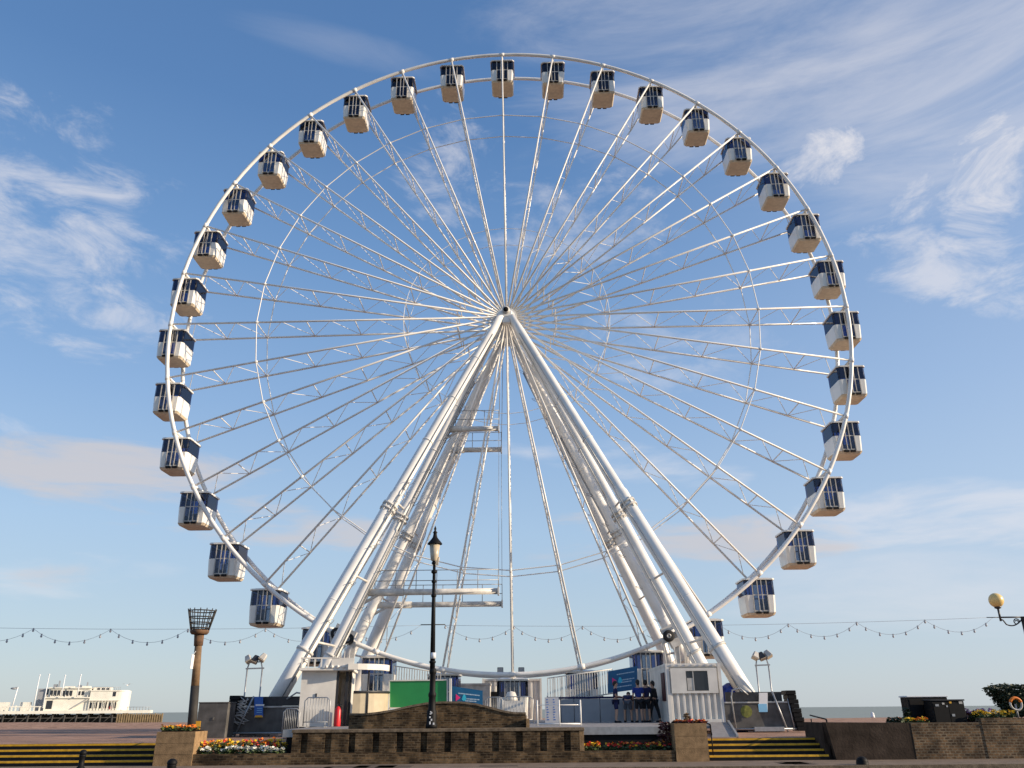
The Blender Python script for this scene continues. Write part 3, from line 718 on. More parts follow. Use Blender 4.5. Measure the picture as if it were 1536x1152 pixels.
tk = single(MB().span((-.5, 0, 0), (.5, .7, 1.0)).lathe([(.01, 1.45), (.2, 1.4), (.32, 1.1), (.32, 1.001), (.01, 1.0)], (-.1, .35, 0), 14), 'winch_box', 'container', 'small white machine box below the lowest gondola', 'machine', (PX(770, 42.6, 1.5), 42.6, DZ))

# hoardings round the leg feet
def hoarding(pa, pb, pyt, Y, label, right):
    z1 = PZ((pa + pb) / 2, pyt, Y) - PZL; xa, xb = PX(pa, Y, 1.5), PX(pb, Y, 1.5); w = xb - xa; h = w / 2
    t = thing('hoarding', label, 'fence', ((xa + xb) / 2, Y, PZL), YAW, group='dark hoardings round the wheel feet')
    MB().span((-h, 0, .12), (h, .05, z1 * .70)).build('front_panel', 'mesh', t)
    MB().span((-h - .04, .051, .1), (-h, 3.2, z1 * .70)).span((h, .051, .1), (h + .04, 3.2, z1 * .70)).build('side_panel', 'mesh', t)
    MB().span((-h + .1, .12, z1 * .74), (h - .4, .16, z1 * .97)).build('upper_panel', 'dark', t)
    MB().span((-h - .02, -.04, z1 * .70), (h + .02, .08, z1 * .735)).build('middle_rail', 'grime', t)
    s_ = 1 if right else -1
    fm = MB().path([(-s_ * h * .75, -.12, .08), (-s_ * h * .8, -.12, z1 * .85), (-s_ * h * .74, -.1, z1 * 1.02), (-s_ * h * .5, -.1, z1 * 1.06), (-s_ * h * .3, -.1, z1 * .9)], .035, 8)
    fm.tube((s_ * h * .75, -.1, -.0), (s_ * h * .42, -.1, z1 * .98), .04, n=8).path([(s_ * h * .95, -.1, .1), (s_ * h * .85, -.1, z1 * .8)], .03, 8).tube((-h * .8, -.12, .14), (h, -.12, .14), .04, n=8)
    fm.build('tube_frame', 'galv', t)
    bl = MB()
    for k in range(9): bl.box((s_ * (h - .02 - .035 * k + (.24 if right else -.05)), .2 + .02 * (k % 2), .14 + k * z1 * .108), (.42 - .05 * (k % 2), .8, z1 * .106))
    bl.build('ballast_block', 'black', t, .02)
    if not right:
        rp = MB(); rn = random.Random(5)
        for q in range(4):
            pts = []
            for k in range(9): pts.append((-h * .72 + .3 * math.sin(k * 1.6 + q) + rn.uniform(-.06, .06) + q * .07, -.06, z1 * (.92 - k * .075) + .08 * math.cos(k * 2 + q)))
            rp.path(pts, .022, 5)
        rp.build('rope', 'grime', t)
    if right:
        MB().prism([(-h * .38 + .25 * math.cos(a), z1 * .5 + .25 * math.sin(a)) for a in [k * PI / 14 for k in range(28)]], -.02, -.002).build('round_sign', 'lime', t)
    return t, h, z1
hl, h_, z_ = hoarding(338, 478, 1043, 38.0, 'dark hoarding hung with tangled rope and an upright royal blue banner', False)
hr, h2_, z2_ = hoarding(1088, 1190, 1036, 38.0, 'dark hoarding with a round lime yellow sign and tubular frame', True)
def sign(name, px, pya, pyb, wpx, Y, mats, label):
    p, q = at(px, pya, Y), at(px, pyb, Y); o = Vector((q.x, Y, q.z)); t = thing(name, label, 'banner', o)
    w = wpx / (F_PX / (Y * cp)); H = p.z - q.z; dx = p.x - q.x
    MB().prism([(-w / 2, 0), (w / 2, 0), (w / 2 + dx, H), (-w / 2 + dx, H)], 0, .02).build('panel', mats[0], t)
    return t, w, H, dx
t, w, H, dx = sign('blue_sign', 388, 1045, 1076, 13, 37.78, ['royal'], 'upright royal blue banner with pale bands hung on the roped hoarding')
MB().prism([(-w / 2, H * .55), (w / 2, H * .55), (w / 2, H * .63), (-w / 2, H * .63)], -.008, -.002).build('white_band', 'paper', t); MB().prism([(-w / 2, 0), (w / 2, 0), (w / 2 - .05, H * .10), (-w / 2 + .05, H * .10)], -.008, -.002).build('yellow_band', 'yellowsign', t)
mb = MB()
for k in range(3): mb.span((-w * .3, -.006, H * (.22 + .1 * k)), (w * .3, -.002, H * (.25 + .1 * k)))
mb.build('print', 'skyprint', t)
t, w, H, dx = sign('white_sign', 1145, 1039, 1068, 13, 37.78, ['paper'], 'white and pale blue banner hung beside the round lime yellow sign')
MB().prism([(-w / 2, 0), (w / 2, 0), (w / 2, H * .42), (-w / 2, H * .42)], -.008, -.002).build('blue_half', 'skyprint', t)
# grey box left of left hoarding
single(MB().span((-.62, 0, 0), (.62, 1, 1.35)).span((-.64, -.02, 1.35), (.64, 1.02, 1.4)).box((.05, -.01, .75), (.08, .03, .12)), 'steel_locker', 'mesh', 'plain grey steel locker between the beacon mast and the roped hoarding', 'locker', (PX(317, 36.4, 1.2), 36.4, PZL), bevel=.008)
# barrier and machine parts between hoarding and kiosk
crowd_barrier(424, 448, 34.6, 'small metal barrier between the roped hoarding and the white kiosk', z=PZL)
rp_ = thing('access_ramp', 'boarded access ramp sloping down from the deck beside the control cabin', 'ramp', (PX(1080, 34, 1), 33, PZL))
a0, a1 = PX(1066, 37.5, DZ), PX(1088, 37.5, DZ); c0, c1 = PX(1068, 31.9, PZL), PX(1108, 31.9, PZL); ox_ = rp_.location.x
MB().add([(c0 - ox_, -1.1, .02), (c1 - ox_, -1.1, .02), (a1 - ox_ + .2, 4.6, DZ - PZL + .02), (a0 - ox_, 4.6, DZ - PZL + .02), (c0 - ox_, -1.1, -.02), (c1 - ox_, -1.1, -.02), (a1 - ox_ + .2, 4.6, 0), (a0 - ox_, 4.6, 0)], [(0, 1, 2, 3), (0, 4, 5, 1), (1, 5, 6, 2), (3, 7, 4, 0), (2, 6, 7, 3)]).build('ramp_board', 'deck', rp_)
MB().add([(c1 - ox_ - .08, -1.1, .1), (c1 - ox_, -1.1, .1), (a1 - ox_ + .2, 4.6, DZ - PZL + .1), (a1 - ox_ + .12, 4.6, DZ - PZL + .1)] + [(c1 - ox_ - .08, -1.1, .0), (c1 - ox_, -1.1, .0), (a1 - ox_ + .2, 4.6, DZ - PZL), (a1 - ox_ + .12, 4.6, DZ - PZL)], [(0, 1, 2, 3), (0, 4, 5, 1), (1, 5, 6, 2), (3, 7, 4, 0)]).build('edge_kerb', 'galv', rp_)
# blue tarpaulin bundle
mb = MB(); rn = random.Random(4); o = Vector((PX(1096, 39.4, 2), 39.4, PZL)); zt_ = PZ(1096, 1024, 39.4) - PZL
prf = [(.62, 0), (.7, .4), (.68, .9), (.56, zt_ - .5), (.38, zt_ - .2), (.1, zt_ - .02), (.005, zt_)]
n = 22; vs = []
for r, z in prf:
    for j in range(n):
        t_ = 2 * PI * j / n; k = 1 + .22 * math.sin(5 * t_ + z * 2) + rn.uniform(-.06, .06); vs.append((r * k * math.cos(t_), r * k * math.sin(t_), z))
mb.add(vs, [(i * n + j, i * n + (j + 1) % n, (i + 1) * n + (j + 1) % n, (i + 1) * n + j) for i in range(len(prf) - 1) for j in range(n)], 0, True)
single(mb, 'tarpaulin', 'bluetarp', 'crumpled royal blue tarpaulin bundle between a wheel leg and the control cabin', 'tarpaulin', o)

# twin pole floodlights
def flood(pxa, pxb, pyb, pyt, Y, label, flip):
    p = at((pxa + pxb) / 2, pyt, Y); o = Vector((PX((pxa + pxb) / 2, Y, 2.2), Y, PZL)); w = (pxb - pxa) / (F_PX / (Y * cp)) ; H = p.z - PZL
    t = thing('floodlight_stand', label, 'floodlight', o, group='twin pole floodlight stands')
    for s_ in (-1, 1): MB().tube((s_ * w / 2, 0, 0), (s_ * w / 2, 0, H), .035, n=8).build('pole', 'galv', t)
    MB().bar((-w * .6, 0, H), (w * .62, 0, H + .02), .06, .06).bar((-w * .5, 0, H), (-w * .35, 0, H + .4), .05, .05).bar((w * .5, 0, H), (w * .35, 0, H + .35), .05, .05).bar((-w * .5, -.02, H + .25), (w * .5, -.02, H + .3), .05, .05).build('bracket', 'galv', t)
    for k, (x, z, a) in enumerate(((-.34, .42, -.5), (.0, .40, .35), (.36, .48, .5))):
        ro = Matrix.Rotation(a * flip, 3, 'Y') @ Matrix.Rotation(-.5, 3, 'X')
        l_ = MB().box((x * w * 1.4, -.06, H + z), (.30, .26, .34), ro, taper=.7).build('lamp_head', 'dark' if k == 1 else 'grime', t, .03)
        MB().box(Vector((x * w * 1.4, -.06, H + z)) + ro @ Vector((0, 0, -.175)), (.27, .23, .012), ro).build('lens', 'lantern', l_)
flood(366, 389, 1045, 1003, 38.3, 'twin pole floodlight stand rising behind the hoarding with the royal blue banner', 1)
flood(1139, 1158, 1038, 998, 38.3, 'twin pole floodlight stand rising behind the hoarding with the round lime sign', -1)

# ------------------------------------------------------------------ beacon, lamps, festoon
YB = 33.0
pt = at(299, 950, YB); pb_ = at(287, 1090, YB)
bo = Vector((PX(286, YB, PZL), YB, PZL))
be = thing('beacon', 'tall fire beacon with an iron basket on a dark timber mast', 'beacon', bo)
Hm = pt.z - PZL; top = Vector((pt.x - bo.x, 0, Hm))
q_ = lambda u: top * u
MB().path([q_(0), q_(.5)], [.175, .16], 14).build('lower_mast', 'mast', be)
MB().path([q_(.5), q_(.88)], [.155, .135], 14).build('upper_mast', 'rustmast', be)
MB().path([q_(.88), q_(1)], [.17, .19], 14).lathe([(.01, -.04), (.3, -.04), (.36, .04), (.36, .12), (.01, .12)], top, 18).build('collar', 'rust', be)
rb_, rt_, hb_ = .34, .52, (PZ(302, 916, YB) - pt.z)
bk = MB()
for k in range(14):
    a = 2 * PI * k / 14; bk.tube(top + Vector((rb_ * math.cos(a), rb_ * math.sin(a), .1)), top + Vector((rt_ * 1.04 * math.cos(a), rt_ * 1.04 * math.sin(a), hb_ + .06)), .020, n=5)
for f in (.12, .38, .66, .97):
    r = rb_ + (rt_ - rb_) * f; bk.path([top + Vector((r * math.cos(2 * PI * k / 24), r * math.sin(2 * PI * k / 24), .1 + (hb_ - .1) * f)) for k in range(24)], .024, 5, closed=True)
bk.build('fire_basket', 'mast', be)
tg = MB(); p1 = at(290, 982, YB - .25) - bo; p2 = at(287, 1003, YB - .25) - bo
tg.bar(p2, p1, .28, .02); tg.tube(p1, top * .86, .012, n=4); tg.build('tag', 'paper', be)
MB().bar(p2.lerp(p1, .4) + Vector((0, -.02, 0)), p2.lerp(p1, .75) + Vector((0, -.02, 0)), .07, .01).build('tag_mark', 'dark', be)
ys = at(296, 1088, YB - .05)
single(MB().span((-.11, 0, -.15), (.11, .02, .15)).tube((0, .03, .1), (0, .03, -.9), .02, n=6), 'small_sign', ['yellowsign'], 'small orange yellow sign beside the foot of the beacon', 'sign', ys)

YL = YW + .35
lo = Vector((PX(647, YL, hwall), YL, hwall)); tp = at(652, 815, YL)
lp = thing('street_lamp', 'black Victorian lamp post with a single lantern standing on the brick wall', 'street lamp', lo)
H = tp.z - hwall; ln = (tp.x - lo.x) / H
def lz(u): return (ln * u * H, 0, u * H)
MB().lathe([(.01, 0), (.2, 0), (.2, .12), (.17, .16), (.17, .55), (.13, .62), (.12, 1.0), (.14, 1.04), (.14, 1.12), (.105, 1.18), (.1, 1.75), (.13, 1.8), (.13, 1.88), (.09, 1.95)], n=16).build('base', 'black', lp)
pp = MB().path([lz(u) for u in (.28, .6, .9)], [.095, .075, .05], 12)
for u, r in ((.34, .12), (.70, .10), (.78, .09), (.835, .11), (.885, .10)): pp.path([Vector(lz(u)) + Vector((0, 0, dz)) for dz in (-.06, -.02, .02, .06)], [r * .7, r, r, r * .7], 12)
pp.build('column', 'black', lp)
z0 = H * .9; cx_ = ln * z0
MB().lathe([(.1, z0 - .02), (.14, z0 + .03), (.2, z0 + .60), (.19, z0 + .60), (.02, z0 + .60)], (cx_, 0, 0), 8).build('lantern_glass', 'lantern', lp)
MB().lathe([(.28, z0 + .60), (.27, z0 + .64), (.15, z0 + .78), (.09, z0 + .86), (.06, z0 + 1.0), (.09, z0 + 1.04), (.03, z0 + 1.12), (.05, z0 + 1.18), (.005, z0 + 1.3)], (cx_, 0, 0), 12).build('lantern_cap', 'black', lp)
MB().path([(cx_ + .1, -.02, z0 - .1), (cx_ + .16, -.02, z0 + .0), (cx_ + .17, -.02, z0 + .12)], .03, 6).box((cx_ + .1, -.03, z0 - .05), (.12, .08, .26)).build('photocell_box', 'lantern', lp)
pz = at(650, 983.5, YL) - lo
MB().tube((pz.x, -.02, pz.z - .1), (pz.x, -.02, pz.z + .1), .096, n=14).build('white_band', 'paper', lp)
rn = random.Random(8); mb = MB()
for k in range(9): mb.box((rn.uniform(-.05, .09), -.178, rn.uniform(.05, .55)), (.05, .012, rn.uniform(.03, .09)))
mb.build('peeling_paint', 'paper', lp)

YF = 56.0
gp = at(1535.5, 925, YF); go = Vector((gp.x, YF, PZL)); Hg = gp.z - PZL; dxg = 0
gl = thing('globe_lamp', 'dark lamp column with a yellow globe on a scrolled arm', 'street lamp', go)
MB().path([(0, 0, 0), (0, 0, 1.2), (0, 0, 1.25), (dxg * .0, 0, Hg)], [.34, .32, .26, .2], 14).build('column', 'mast', gl)
ga = at(1500, 926, YF) - go
am = MB().tube((0, 0, ga.z), (ga.x, 0, ga.z), .05, n=8)
am.path([Vector((ga.x + (0 - ga.x) * u, 0, ga.z - .55 * math.sin(PI * (.15 + .85 * u)) * (1 if u > .1 else .5))) for u in [i / 10 for i in range(11)]], .045, 6)
am.path([Vector((ga.x * .35 + .22 * math.cos(t) * (1 - t / 14), 0, ga.z - .3 + .22 * math.sin(t) * (1 - t / 14))) for t in [i * .5 for i in range(19)]], .035, 6)
am.tube((ga.x, 0, ga.z - .25), (ga.x, 0, ga.z + .6), .07, n=8).tube((ga.x, 0, ga.z), (ga.x - .9, 0, ga.z), .03, n=6); am.build('scrolled_arm', 'dark', gl)
MB().lathe([(.1, .55), (.2, .6), (.22, .72), (.01, .72)], (ga.x, 0, ga.z), 14).build('globe_holder', 'dark', gl)
MB().sphere((ga.x, 0, ga.z + 1.12), .47, 20, sz=1.02).build('globe', 'globe', gl)
fp = thing('festoon_pole', 'slim dark pole with a short crossarm behind the black street lamp', 'pole', (PX(647.5, YF, PZL), YF, PZL))
ft = at(650, 937, YF) - fp.location
MB().path([(0, 0, 0), (ft.x, 0, ft.z + .1)], [.09, .05], 8).build('pole', 'mast', fp); MB().tube((ft.x - .85, 0, ft.z), (ft.x + .8, 0, ft.z), .035, n=6).build('crossarm', 'mast', fp)
fl_ = thing('festoon_pole', 'slim dark pole with a short crossarm beyond the left edge', 'pole', (PX(-180, YF, PZL), YF, PZL))
def festoon(pa, pb, n0, label, Ys=YF):
    A, Bq = at(*pa, Ys), at(*pb, Ys); t = thing('light_string', label, 'string lights', A, group='festoon bulb strings'); v = Bq - A
    P = lambda u, s: v * u + Vector((0, 0, -s * 4 * u * (1 - u)))
    cbm = MB().path([P(i / 20, .25) for i in range(21)], .010, 4); bulbs = []
    for k in range(n0):
        a, b_ = P(k / n0, .25), P((k + 1) / n0, .25); pts = []
        for i in range(11):
            u = i / 10; pts.append(a.lerp(b_, u) + Vector((0, 0, -.85 * 4 * u * (1 - u) - .02)))
        cbm.path(pts, .010, 4)
        for u in (.0, .12, .31, .5, .69, .88):
            bulbs.append(a.lerp(b_, u) + Vector((0, 0, -.85 * 4 * u * (1 - u) - .14)))
    cbm.build('cable', 'wire', t)
    b0 = MB().sphere((0, 0, 0), .072, 8, sz=1.2).box((0, 0, .12), (.07, .07, .09)).build('bulb', 'bulb', t)
    for i, p in enumerate(bulbs):
        o = b0 if i == 0 else b0.copy()
        if i: C.objects.link(o); o.parent = t
        o.location = p
    return t
festoon((-180, 938), (631, 938), 7, 'sagging string of bulbs passing behind the beacon basket')
festoon((668, 938), (1489, 926), 8, 'sagging string of bulbs running to the yellow globe lamp')
bpy.data.objects.remove(fl_)

# ------------------------------------------------------------------ bollards, rails
def bollard(px, pyt, Y, label, rr=.09):
    z = PZ(px, pyt, Y); t = thing('bollard', label, 'bollard', (PX(px, Y, z * .6), Y, 0), group='black bollards on the pavement')
    MB().lathe([(rr * 1.3, 0), (rr * 1.3, .08), (rr, .1), (rr * .9, z - .22), (rr * 1.15, z - .2), (rr * 1.15, z - .16), (rr * .8, z - .15)], n=14).build('post', 'black', t); MB().sphere((0, 0, z - .1), rr * 1.25, 14, sz=.85).build('ball_top', 'black', t)
bollard(123.5, 1124, 27.6, 'black bollard with a ball top in front of the steps below the pier')
bollard(258, 1139, 26.95, 'black bollard in front of the sandstone planter below the beacon', .12)
bollard(1293, 1137, 27.1, 'black bollard in front of the rendered garden wall', .14)
def hrail(px, pyt, Y0, Y1, label):
    z = PZ(px, pyt, Y0); x = PX(px, Y0, .8); t = thing('handrail', label, 'handrail', (x, Y0, 0), group='dark handrails beside the steps')
    MB().path([(0, -.05, z - .35), (0, .05, z - .02), (0, Y1 - Y0, z + .1)], .025, 6).build('rail', 'black', t)
    for y, zb in ((0.0, .1), (Y1 - Y0 - .05, .55)): MB().tube((0, y, zb), (0, y, z - .02), .022, n=6).build('post', 'black', t)
hrail(236, 1104, 29.3 + .9, 31.4, 'dark handrail between the steps and the planter below the beacon')
hrail(1067, 1086, 29.7, 31.4, 'dark handrail between the steps and the planter with the brown conifer')
hrail(1243, 1078, 29.7, 31.3, 'dark handrail between the steps and the rendered garden wall')

# ------------------------------------------------------------------ flowers, shrubs
def bed(name, pa, pb, pyt, Y, n, cols, label, cat='flowers', zb=.3, leaf='leaf2', dep=.6, lh=.1, ps=.055):
    xa, xb = PX(pa, Y, zb), PX(pb, Y, zb); o = Vector(((xa + xb) / 2, Y, zb)); zt_ = PZ((pa + pb) / 2, pyt, Y) - zb
    rn = random.Random(int(pa)); t = thing(name, label, cat, o); h = (xb - xa) / 2
    lf = MB(); pm = {c: MB() for c in cols}
    for k in range(n):
        x, y, z = rn.uniform(-h, h), rn.uniform(0, dep), zt_ * rn.uniform(.55, 1.0)
        lf.tube((x, y, 0), (x + rn.uniform(-.03, .03), y, z), .008, n=3, cap=False)
        for q in range(9): lf.leaf(Vector((x + rn.gauss(0, .07), y + rn.gauss(0, .07), z * rn.uniform(.1, .9))), rn.uniform(.04, lh), 0, rn)
        m = pm[rn.choice(cols)] if rn.random() < .8 else pm[cols[int((x + h) / (2 * h + .001) * len(cols))]]
        for q in range(7): m.leaf(Vector((x + rn.gauss(0, .03), y + rn.gauss(0, .03) - .02, z + rn.gauss(0, .022))), ps * rn.uniform(.6, 1.2), 0, rn)
    lf.build('foliage', leaf, t)['kind'] = 'stuff'
    for c, m in pm.items():
        if m.f: m.build(c.replace('p_', '') + '_blooms', c, t)['kind'] = 'stuff'
    return t
bed('flower_bed', 296, 424, 1110, YW + .15, 95, ['p_yellow', 'p_orange', 'p_yellow', 'p_red', 'p_orange', 'p_yellow'], 'mixed yellow, orange and red flowers in the sunlit bed behind white flowers', dep=.8)
bed('white_flowers', 292, 426, 1121, YW + .03, 0 + 46, ['p_white'], 'low clumps of white flowers edging the bed of mixed bright flowers', dep=.12, zb=.3, ps=.085)
bed('flower_bed', 872, 1008, 1114, YW + .15, 80, ['p_orange', 'p_yellow', 'p_red', 'p_red'], 'orange and dull yellow flowers in the shaded bed below the boarding deck', dep=.8, zb=.3)
bed('planter_flowers', 238, 287, 1089, YW - .2, 46, ['p_yellow', 'p_orange', 'p_orange'], 'orange and yellow flowers growing on the planter in front of the beacon', zb=1.06, dep=.8)
bed('planter_flowers', 1016, 1060, 1081, YW - .2, 36, ['p_orange', 'p_red', 'p_orange'], 'orange flowers and brown leaves round the small conifer on the planter', zb=1.19, dep=.8, leaf='maroon')
bed('wall_flowers', 1358, 1396, 1077, YR + .4, 30, ['p_yellow', 'p_yellow', 'p_orange'], 'yellow and orange flowers on the garden wall at the foot of the larger black cabinet', zb=zt - .1, dep=.5)
bed('daffodils', 1474, 1524, 1066, YR + .5, 52, ['p_yellow'], 'yellow daffodils on the garden wall below the clipped hedge', zb=zt + .02, dep=.8)
bed('heather', 1456, 1492, 1064, YR + 1.2, 40, ['p_violet'], 'dark purple heather between the black cabinets and the daffodils', zb=zt - .06, dep=.6, leaf='maroon', cat='plant')
def shrub(name, px, pya, pyb, Y, rx, n, m, label, spiky=False):
    p, q = at(px, pya, Y), at(px, pyb, Y); H = p.z - q.z; t = thing(name, label, 'shrub', (q.x, Y, q.z)); rn = random.Random(int(px)); mb = MB(); st = MB()
    for k in range(7):
        a = rn.uniform(0, 2 * PI); st.tube((0, 0, 0), (rx * .6 * math.cos(a), rx * .6 * math.sin(a), H * rn.uniform(.4, .8)), .012, .005, n=4)
    st.build('stem', 'rustmast', t)
    for k in range(n):
        z = rn.uniform(0, 1); r = rx * (1 - .55 * z) * (rn.random() ** .5); a = rn.uniform(0, 2 * PI)
        mb.leaf(Vector((r * math.cos(a), r * math.sin(a), H * z)), rn.uniform(.04, .09), 0, rn)
    mb.build('foliage', m, t); return t
shrub('maroon_shrub', 1001, 1083, 1128, YW + .5, .42, 420, 'maroon', 'dark maroon leaved shrub between the shaded flower bed and a sandstone planter')
shrub('brown_conifer', 1031, 1070, 1090, YW + .1, .16, 160, 'rustmast', 'small brown upright conifer on a sandstone planter')
shrub('low_bush', 1345, 1076, 1092, YR + .9, .5, 260, 'leaf', 'low dark rounded bush on the rendered part of the garden wall')
shrub('upright_shrub', 1363, 1062, 1088, YR + 1.0, .2, 160, 'leaf', 'small upright dark shrub touching the black cabinets')
def hedge():
    Y = YR + 2.0; p = at(1489, 1033, Y); q = at(1512, 1075, Y); o = Vector((p.x + 1.1, Y, q.z)); t = thing('clipped_hedge', 'dark clipped evergreen hedge flaring outward above the daffodils', 'hedge', o); H = p.z - q.z; rn = random.Random(2)
    sh = [(-.55, 0), (-.7, H * .35), (-1.05, H * .8), (-1.1, H), (2.2, H + .1), (2.2, 0)]
    MB().prism([(x * .9 + .05, z * .93) for x, z in sh], -.5, .5).build('dense_core', 'leaf', t)
    mb = MB()
    for k in range(5200):
        z = rn.uniform(0, H * 1.02); f = z / H; xl = -.55 - .6 * f ** 1.3
        s_ = rn.random()
        if s_ < .45: p_ = Vector((rn.uniform(xl, 2.2), -.52 + rn.gauss(0, .05), z))
        elif s_ < .7: p_ = Vector((xl + rn.gauss(0, .05), rn.uniform(-.55, .55), z))
        else: p_ = Vector((rn.uniform(-1.12, 2.2), rn.uniform(-.55, .55), H + rn.gauss(.02, .045) + .03))
        mb.leaf(p_, rn.uniform(.03, .075), 0, rn)
    mb.build('foliage', 'leaf', t)
    MB().tube((.2, 0, -1.2), (.2, 0, .1), .08, .06).build('trunk', 'mast', t)
hedge()
# black cabinets
def cabinet(pa, pb, pyt, Y, label, whitetop, stickers):
    z0 = zt - .12; xa, xb = PX(pa, Y, 1.2), PX(pb, Y, 1.2); z1 = PZ((pa + pb) / 2, pyt, Y) - z0; w = xb - xa; t = thing('utility_cabinet', label, 'cabinet', ((xa + xb) / 2, Y, z0), group='black cabinets on the garden wall'); h = w / 2
    MB().span((-h, 0, 0), (h, .6, z1 - .05)).build('body', 'black', t, .015)
    MB().span((-h - .03, -.03, z1 - .048), (h + .03, .64, z1)).build('lid', 'paper' if whitetop else 'dark', t, .01)
    MB().span((-h + .05, -.015, .08), (-.01, -.001, z1 - .12)).span((.01, -.015, .08), (h - .05, -.001, z1 - .12)).build('door', 'black', t)
    for x, z, sx_, sz_, m in stickers: MB().span((x * h - sx_, -.024, z * z1 - sz_), (x * h + sx_, -.018, z * z1 + sz_)).build('sticker', m, t)
cabinet(1367, 1427, 1043.5, YR + 1.5, 'larger black utility cabinet with a pale lid on the garden wall', True, [])
cabinet(1402, 1451, 1049, YR + .75, 'smaller black utility cabinet with stickers in front of the larger one', False, [(-.7, .78, .06, .035, 'galv'), (-.3, .84, .04, .03, 'grime'), (.15, .88, .04, .03, 'yellowsign'), (.78, .87, .06, .04, 'grime'), (.2, .4, .05, .04, 'galv'), (-.1, .74, .03, .03, 'galv')])
lb = thing('lifebuoy_stand', 'grey ring with an orange top on a post among the daffodils', 'lifebuoy', (PX(1526, YR + .9, 1.5), YR + .9, zt))
lz_ = PZ(1526, 1056, YR + .9) - zt
MB().tube((0, .04, 0), (0, .04, lz_), .03, n=6).build('post', 'galv', lb); MB().path([(.2 * math.cos(a), 0, lz_ + .2 * math.sin(a)) for a in [k * PI / 10 for k in range(20)]], .036, 8, closed=True).build('ring', 'grime', lb); MB().path([(.2 * math.cos(a), -.004, lz_ + .2 * math.sin(a)) for a in [PI * (.1 + .08 * k) for k in range(11)]], .05, 8).build('orange_band', 'p_orange', lb)

# ------------------------------------------------------------------ pier
YP = 280.0
def pz(px, py, Y=YP): return at(px, py, Y)
pr = thing('pier', 'long seaside pier deck on dark iron piles beyond the beach', 'pier', (PX(60, YP, 0), YP, -2.6))
o = pr.location; X = lambda px: PX(px, YP, 2) - o.x
Z = lambda py, px=100: PZ(px, py, YP) - o.z
xl, xr = X(-260), X(203)
MB().span((xl, -6, Z(1070.5)), (xr, 12, Z(1066))).build('deck', 'cream', pr)
pr.rotation_euler = (0, 0, .36); pr.scale = (1.08, 1, 1)
rn = random.Random(9); mb = MB()
k = xl
while k < X(178):
    for y in (-5, 0, 6): mb.tube((k + rn.uniform(-.4, .4), y, -.8), (k, y, Z(1070.5)), .3, n=6)
    if rn.random() < .8: mb.tube((k, -5, .2), (k + 3.2, -5, Z(1072)), .16, n=4)
    if rn.random() < .5: mb.tube((k + 3.2, 0, .2), (k, 0, Z(1072)), .16, n=4)
    k += 3.2
mb.tube((xl, -5, Z(1077)), (X(178), -5, Z(1077)), .16, n=4); mb.build('piles', 'pile', pr)
MB().span((xl, 2, -.5), (X(176), 8, Z(1072))).build('under_structure', 'pile', pr)
mb = MB(); k = xl; i = 0
while k < X(64):
    mb.span((k, -5.6, Z(1066)), (k + .35, -5.2, Z(1060 - (i % 3)))); k += 1.0 + .4 * (i % 2); i += 1
mb.span((xl, -5.65, Z(1060.5)), (X(64), -5.2, Z(1059.2)))
for a in range(-250, 50, 26): mb.span((X(a), -3, Z(1066)), (X(a + 12), 0, Z(1053)))
mb.build('balustrade', 'cream', pr)
mb = MB()
for px in range(172, 203, 4): mb.tube((X(px), -5.5, Z(1066)), (X(px), -5.5, Z(1061)), .08, n=4)
mb.tube((X(172), -5.5, Z(1061.3)), (X(203), -5.5, Z(1061.3)), .06, n=4); mb.build('end_railing', 'galv', pr)
pv = thing('pavilion', 'cream seaside pavilion with a rounded end standing on the pier', 'building', (o.x, YP, o.z + Z(1066) + .02))
pv.rotation_euler = (0, 0, .36); pv.scale = (1.08, 1, 1)
def PR(px, y, z): return Vector((o.x, YP, 0)) + Matrix.Rotation(.36, 3, 'Z') @ Vector((X(px) * 1.08, y, 0)) + Vector((0, 0, z))
zb_ = Z(1066); Zp = lambda py: Z(py) - zb_
MB().span((X(66), -4, 0), (X(121), 9, Zp(1047))).span((X(68), -3, Zp(1047)), (X(120), 8.5, Zp(1032))).build('main_block', 'cream', pv)
rd = [(X(121.2), -4.4), (X(158), -4.4)] + [(X(158) + 2.6 * math.sin(a), -1.8 - 2.6 * math.cos(a)) for a in [k * PI / 12 for k in range(1, 7)]] + [(X(158) + 2.6, 9), (X(121.2), 9)]
MB().slab(rd, 0, Zp(1037)).slab([(x, y - .2) for x, y in rd], Zp(1037), Zp(1035.5)).build('rounded_end', 'cream', pv)
MB().span((X(122), 0, Zp(1035.4)), (X(145), 8, Zp(1030.5))).span((X(86), -2, Zp(1031.9)), (X(98), 3, Zp(1029.5))).span((X(108), -2, Zp(1031.9)), (X(118), 3, Zp(1029))).build('roof_storey', 'cream', pv)
MB().span((X(54), -2, 0), (X(65.8), 6, Zp(1033))).build('stair_tower', 'greypanel', pv)
MB().span((X(66) - .2, -4.6, Zp(1047.5)), (X(121), -3.2, Zp(1045.8))).span((X(67), -3.6, Zp(1032.8)), (X(121), 8, Zp(1031.4))).span((X(121), -5, Zp(1051.5)), (X(160), -4.42, Zp(1050.3))).build('cornice', 'cream', pv)
wn = lambda a, b_, c_, d_, y=-3.06: MB().span((X(a), y, Zp(c_)), (X(b_), y + .1, Zp(d_))).build('window', 'glassdark', pv)
for a in (70, 74.5, 79): wn(a, a + 3.6, 1044, 1035.5)
for a in (85, 89.5, 94): wn(a, a + 3.6, 1044, 1036)
for a in (105, 109.5): wn(a, a + 3, 1043, 1037)
wn(68.5, 76, 1063.5, 1051, -4.06); wn(150, 154, 1045, 1038, -4.46)
for a in (123, 129, 135, 141, 147, 153): wn(a, a + 3.4, 1063, 1054, -4.46)
